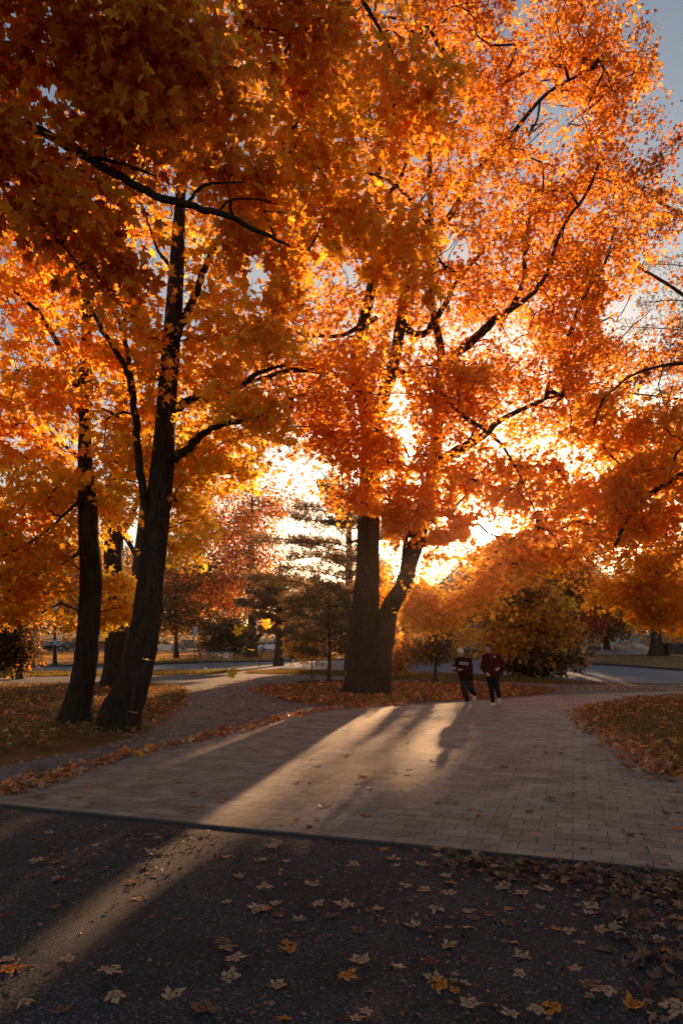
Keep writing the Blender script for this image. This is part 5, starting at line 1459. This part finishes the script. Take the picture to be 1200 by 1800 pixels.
def car(label, loc, yaw, col, H=1.45, Lc=4.5, suv=False, group='cars parked beyond the park'):
    root = empty('parked_car', loc, yaw); tag(root, label, 'car', group)
    pm = paint(col); W = 0.88
    if suv: prof = [(-2.2, .35), (-2.25, .75), (-2.2, 1.05), (2.0, 1.05), (2.25, .85), (2.28, .45), (2.1, .30), (-2.0, .30)]; roof = [(-2.12, 1.04), (-1.85, 1.66), (.35, 1.68), (1.15, 1.04)]
    else: prof = [(-2.15, .35), (-2.22, .70), (-2.1, .95), (-1.2, .98), (1.2, .92), (2.0, .78), (2.22, .60), (2.2, .35), (2.0, .24), (-2.0, .24)]; roof = [(-1.85, .95), (-1.05, 1.42), (.25, 1.45), (1.25, .91)]
    b = MB(); n = len(prof)
    V = [(x, -W, z) for x, z in prof] + [(x, W, z) for x, z in prof]
    b.add(V, [tuple(range(n)), tuple(range(2 * n - 1, n - 1, -1))] + [(i, n + i, n + (i + 1) % n, (i + 1) % n) for i in range(n)])
    b.build('body', pm, root, bevel=.06)
    g = MB(); V = [(x, -W * (.93 if z < 1.2 else .74), z) for x, z in roof] + [(x, W * (.93 if z < 1.2 else .74), z) for x, z in roof]
    g.add(V, [(0, 1, 2, 3), (7, 6, 5, 4), (0, 4, 5, 1), (1, 5, 6, 2), (2, 6, 7, 3)]); g.build('windows', M['glass'], root, bevel=.02)
    rt = MB(); r1, r2 = roof[1], roof[2]
    rt.box(((r1[0] + r2[0]) / 2, 0, r1[1] + .03), (r2[0] - r1[0] + .1, W * 1.52, .05)); rp = rt.build('roof', pm, root, bevel=.02)
    for sx in (-1, 1):
        pl = MB()
        for (a, c) in ((roof[0], roof[1]), (roof[2], roof[3]), ((-.35, .95), (-.35, 1.45))):
            pl.tube([(a[0], sx * W * (.95 if a[1] < 1.2 else .76), a[1]), (c[0], sx * W * (.95 if c[1] < 1.2 else .76), c[1])], [.035, .035], 6)
        pl.build('pillar', pm, root)
    for wx in (-1.35, 1.38):
        for sy in (-1, 1):
            t = MB(); t.tube([(wx, sy * (W - .19), .33), (wx, sy * (W + .02), .33)], [.33, .33], 20, False); wt = t.build('tyre', M['tyre'], root)
            r = MB(); r.tube([(wx, sy * (W + .02), .33), (wx, sy * (W + .035), .33)], [.21, .19], 14, False); r.build('rim', M['rim'], wt)
    for sy in (-1, 1):
        q = MB(); q.box((2.2 if not suv else 2.25, sy * .62, .68 if not suv else .8), (.10, .36, .13)); q.build('headlight', M['clear_lamp'], root, bevel=.01)
        q = MB(); q.box((-2.19 if not suv else -2.22, sy * .66, .80 if not suv else .98), (.10, .30, .17)); q.build('tail_light', M['red_lamp'], root, bevel=.01)
    return root


def at(px, d, dz=0.05):
    x = (px - 600) / F * d
    return (x, d, float(terrain(x, d)) + dz)


car('dark blue car parked beyond the lamp post, half behind leaves', at(70, 112), 2.7, (0.03, 0.06, 0.13))
car('white car parked directly behind the black lamp post', at(99, 113), 2.8, (0.7, 0.72, 0.74))
car('dark green-black car parked next to the white one by the slim maple', at(126, 112), 2.9, (0.02, 0.03, 0.03))
car('red car seen between the two pairs of left trunks', at(186, 110), 0.3, (0.35, 0.03, 0.05))
car('white car parked just right of the forked leaning trunk', at(290, 111), 0.15, (0.72, 0.74, 0.76))
car('dark grey sports utility car parked behind the slim sign pole', at(338, 114), 0.4, (0.10, 0.11, 0.13), suv=True)
car('white hatchback standing between the forked oak and the pine', at(478, 110), 3.0, (0.72, 0.74, 0.78))
car('black car with a red tail light just right of the pine trunk', at(513, 112), 1.0, (0.02, 0.02, 0.025), suv=True)
car('white car glimpsed through the shrub right of the big trunk', at(722, 141, .08), 0.35, (0.75, 0.75, 0.76))
car('dark car on the upper road above the dark maple trunk', at(1143, 141, .08), 1.9, (0.04, 0.045, 0.055), suv=True)
car('silver car at the edge of the view on the upper road', at(1200, 140, .08), 0.3, (0.5, 0.52, 0.55))


# ------------------------------------------------------------------ benches, barrier, posts, lamp
def bench(label, loc, yaw, W=1.7):
    root = empty('park_bench', loc, yaw); tag(root, label, 'bench')
    s_ = MB()
    for i in range(5): s_.box((0, -.05 - .085 * i, .45), (W, .065, .03))
    s_.build('seat', M['wood_dark'], root)
    b = MB()
    for i in range(6): b.box((0, .03 + .022 * i, .54 + .078 * i), (W, .03, .06), rx=-.27)
    b.build('backrest', M['wood_dark'], root)
    for x in (-W / 2 + .06, 0, W / 2 - .06):
        l = MB(); l.tube([(x, -.38, 0), (x, -.36, .22), (x, -.40, .43)], [.022] * 3, 6); l.tube([(x, .10, 0), (x, .02, .25), (x, .03, .45), (x, .19, 1.0)], [.022] * 4, 6); l.tube([(x, -.40, .43), (x, .03, .43)], [.02, .02], 6)
        l.build('leg', M['metal_black'], root)
        if x: a = MB(); a.tube([(x, -.38, .43), (x, -.40, .63), (x, -.30, .67), (x, .08, .66)], [.02] * 4, 6); a.build('armrest', M['metal_black'], root)
    return root


bench('wooden slatted bench with iron legs on the grass beside the side path', at(1043, 87, 0), R(200), 2.0)
bench('dark bench on the orange grass strip behind the young spruce', (float(P(533, 0, 43)[0]), 43, 0), R(165), 1.8)

root = empty('crowd_barrier', (float(P(380, 0, 39)[0]), 39, 0), R(-9)); tag(root, 'grey metal crowd barrier with vertical bars at the end of the gravel path', 'barrier')
b = MB(); W2 = .95
b.tube([(-W2, 0, .12), (-W2, 0, .92), (-W2 + .08, 0, 1.0), (W2 - .08, 0, 1.0), (W2, 0, .92), (W2, 0, .12), (-W2, 0, .12)], [.02] * 7, 6); b.build('frame', M['metal_grey'], root)
b = MB()
for i in range(17): x = -W2 + (i + 1) * 2 * W2 / 18; b.tube([(x, 0, .12), (x, 0, .99)], [.008, .008], 5)
b.build('bars', M['metal_grey'], root)
for x in (-.7, .7): b = MB(); b.tube([(x, -.3, 0.02), (x, -.22, .03), (x, 0, .12), (x, .22, .03), (x, .3, 0.02)], [.018] * 5, 6); b.build('foot', M['metal_grey'], root)
b = MB(); b.box((.58, -.03, .82), (.26, .012, .30), taper=1); sg = b.build('notice', M['white_paint'], root)
b = MB()
for k in range(5): b.box((.58 - .01 * (k % 2), -.0375, .92 - .045 * k), (.17 - .03 * (k % 3), .003, .014))
b.build('writing', M['metal_black'], sg)

root = empty('sign_pole', (float(P(342, 0, 50)[0]), 50, 0)); tag(root, 'thin dark pole with a pale narrow sign beyond the forked trunk', 'pole')
b = MB(); b.tube([(0, 0, 0), (0, 0, 2.6)], [.035, .03], 8); b.build('post', M['metal_black'], root)
b = MB(); b.box((.05, -.045, 2.35), (.32, .015, .65)); b.build('sign_plate', simple('grey_plate', (0.40, 0.45, 0.48), .5), root)
root = empty('stake', (float(P(455, 0, 42)[0]), 42, 0)); tag(root, 'thin wooden stake leaning beside the pine trunk', 'stake')
b = MB(); b.tube([(0, 0, -.1), (.16, 0, .9), (.46, 0, 2.0)], [.03, .026, .02], 7); b.build('shaft', M['wood_dark'], root)

root = empty('street_lamp', (float(P(97, 0, 44)[0]), 44, 0)); tag(root, 'black cast iron lamp post with a flared base and small pale blue sign', 'lamp post')
b = MB(); b.tube([(0, 0, 0), (0, 0, .10), (0, 0, .12), (0, 0, .45), (0, 0, .52)], [.28, .27, .20, .12, .09], 12, False); b.build('base', M['metal_black'], root)
b = MB(); b.tube([(0, 0, .5), (0, 0, .9), (0, 0, 3.6)], [.13, .10, .06], 10); b.build('post', M['metal_black'], root)
b = MB(); b.tube([(0, 0, 3.6), (0, 0, 3.7), (0, 0, 4.1), (0, 0, 4.15), (0, 0, 4.35)], [.08, .14, .22, .25, .03], 10, False); b.build('lantern', M['white_paint'], root)
b = MB(); b.box((.04, -.12, 1.56), (.26, .015, .34)); b.build('sign_plate', simple('blue_plate', (0.28, 0.48, 0.58), .5), root)

root = empty('fence_enclosure', at(1200, 77, 0)); tag(root, 'dark slatted fence enclosure at the right end of the side path', 'fence')
for sx, ang in ((0, 0), (1, 1)):
    b = MB()
    for k in range(16):
        x = -1.6 + .22 * k
        if ang == 0: b.box((x, 0, .72), (.16, .05, 1.4))
        else: b.box((-1.68, .1 + .22 * k, .72), (.05, .16, 1.4))
    b.build('slat_panel', M['metal_black'], root)
for x, y in ((-1.7, 0), (1.8, 0), (-1.7, 3.6)): b = MB(); b.box((x, y, .78), (.12, .12, 1.56)); b.build('post', M['metal_black'], root)

root = empty('litter_bin', at(1087, 131, .1)); tag(root, 'small dark litter bin where the side path meets the upper road', 'bin')
b = MB(); b.tube([(0, 0, 0), (0, 0, .95), (0, 0, 1.0)], [.30, .33, .28], 12, False); b.build('body', M['metal_black'], root)
b = MB(); b.tube([(0, 0, 1.02), (0, 0, 1.12), (0, 0, 1.16)], [.35, .28, .05], 12, False); b.build('lid', M['metal_black'], root)

# the house on the slope behind the hanging leaves
hx, hy = (800 - 600) / F * 98, 98.0
hz = float(terrain(hx, hy))
root = empty('house', (hx, hy, hz), R(-14)); tag(root, 'gabled house with a brown shingle roof behind the hanging leaves under the sun', 'house')
b = MB(); b.box((0, 0, 3.6), (8.4, 7.0, 7.2)); b.add([(-4.2, -3.5, 7.2), (4.2, -3.5, 7.2), (1.0, -3.5, 11.4), (-4.2, 3.5, 7.2), (4.2, 3.5, 7.2), (1.0, 3.5, 11.4)], [(0, 1, 2), (5, 4, 3)])
wl = b.build('wall', simple('blue_grey_wall', (0.16, 0.19, 0.23), .8), root)
b = MB()
for (x0, z0, x1, z1) in ((-5.0, 6.4, 1.0, 11.6), (1.0, 11.6, 5.0, 6.2)):
    V = [(x0, -4.0, z0), (x1, -4.0, z1), (x1, 4.0, z1), (x0, 4.0, z0)]; V += [(x, y, z + .22) for x, y, z in V]
    b.add(V, [(0, 1, 2, 3), (7, 6, 5, 4), (0, 4, 5, 1), (1, 5, 6, 2), (2, 6, 7, 3), (3, 7, 4, 0)])
b.build('roof', simple('shingle_roof', (0.16, 0.10, 0.075), .85, noise=.35, scale=4, bump=.5), root)
for x, z in ((-2.4, 5.2), (0.4, 5.2), (2.8, 5.2), (-2.4, 2.2), (2.8, 2.2), (0.9, 8.6)):
    b = MB(); b.box((x, -3.53, z), (1.1, .12, 1.5)); wf = b.build('window', M['white_paint'], root)
    b = MB(); b.box((x, -3.60, z), (.9, .03, 1.3)); b.build('pane', M['glass'], wf)
b = MB(); b.box((0.4, -3.54, 1.05), (1.0, .1, 2.1)); b.build('door', M['wood_dark'], root)
print('LEAVES', sum(n for _, n in NLEAF))

# ------------------------------------------------------------------ the thin golden haze of the evening air
b = MB(); b.box((0, 610, 18.5), (1900, 1400, 45))
hm = bpy.data.materials.new('haze'); hm.use_nodes = True
hn = hm.node_tree; hn.nodes.clear()
ho = hn.nodes.new('ShaderNodeOutputMaterial'); pv = hn.nodes.new('ShaderNodeVolumePrincipled')
pv.inputs['Color'].default_value = (0.98, 0.88, 0.76, 1); pv.inputs['Density'].default_value = 0.00018; pv.inputs['Anisotropy'].default_value = 0.86
hn.links.new(pv.outputs[0], ho.inputs['Volume'])
tag(b.build('haze', hm), kind='stuff')
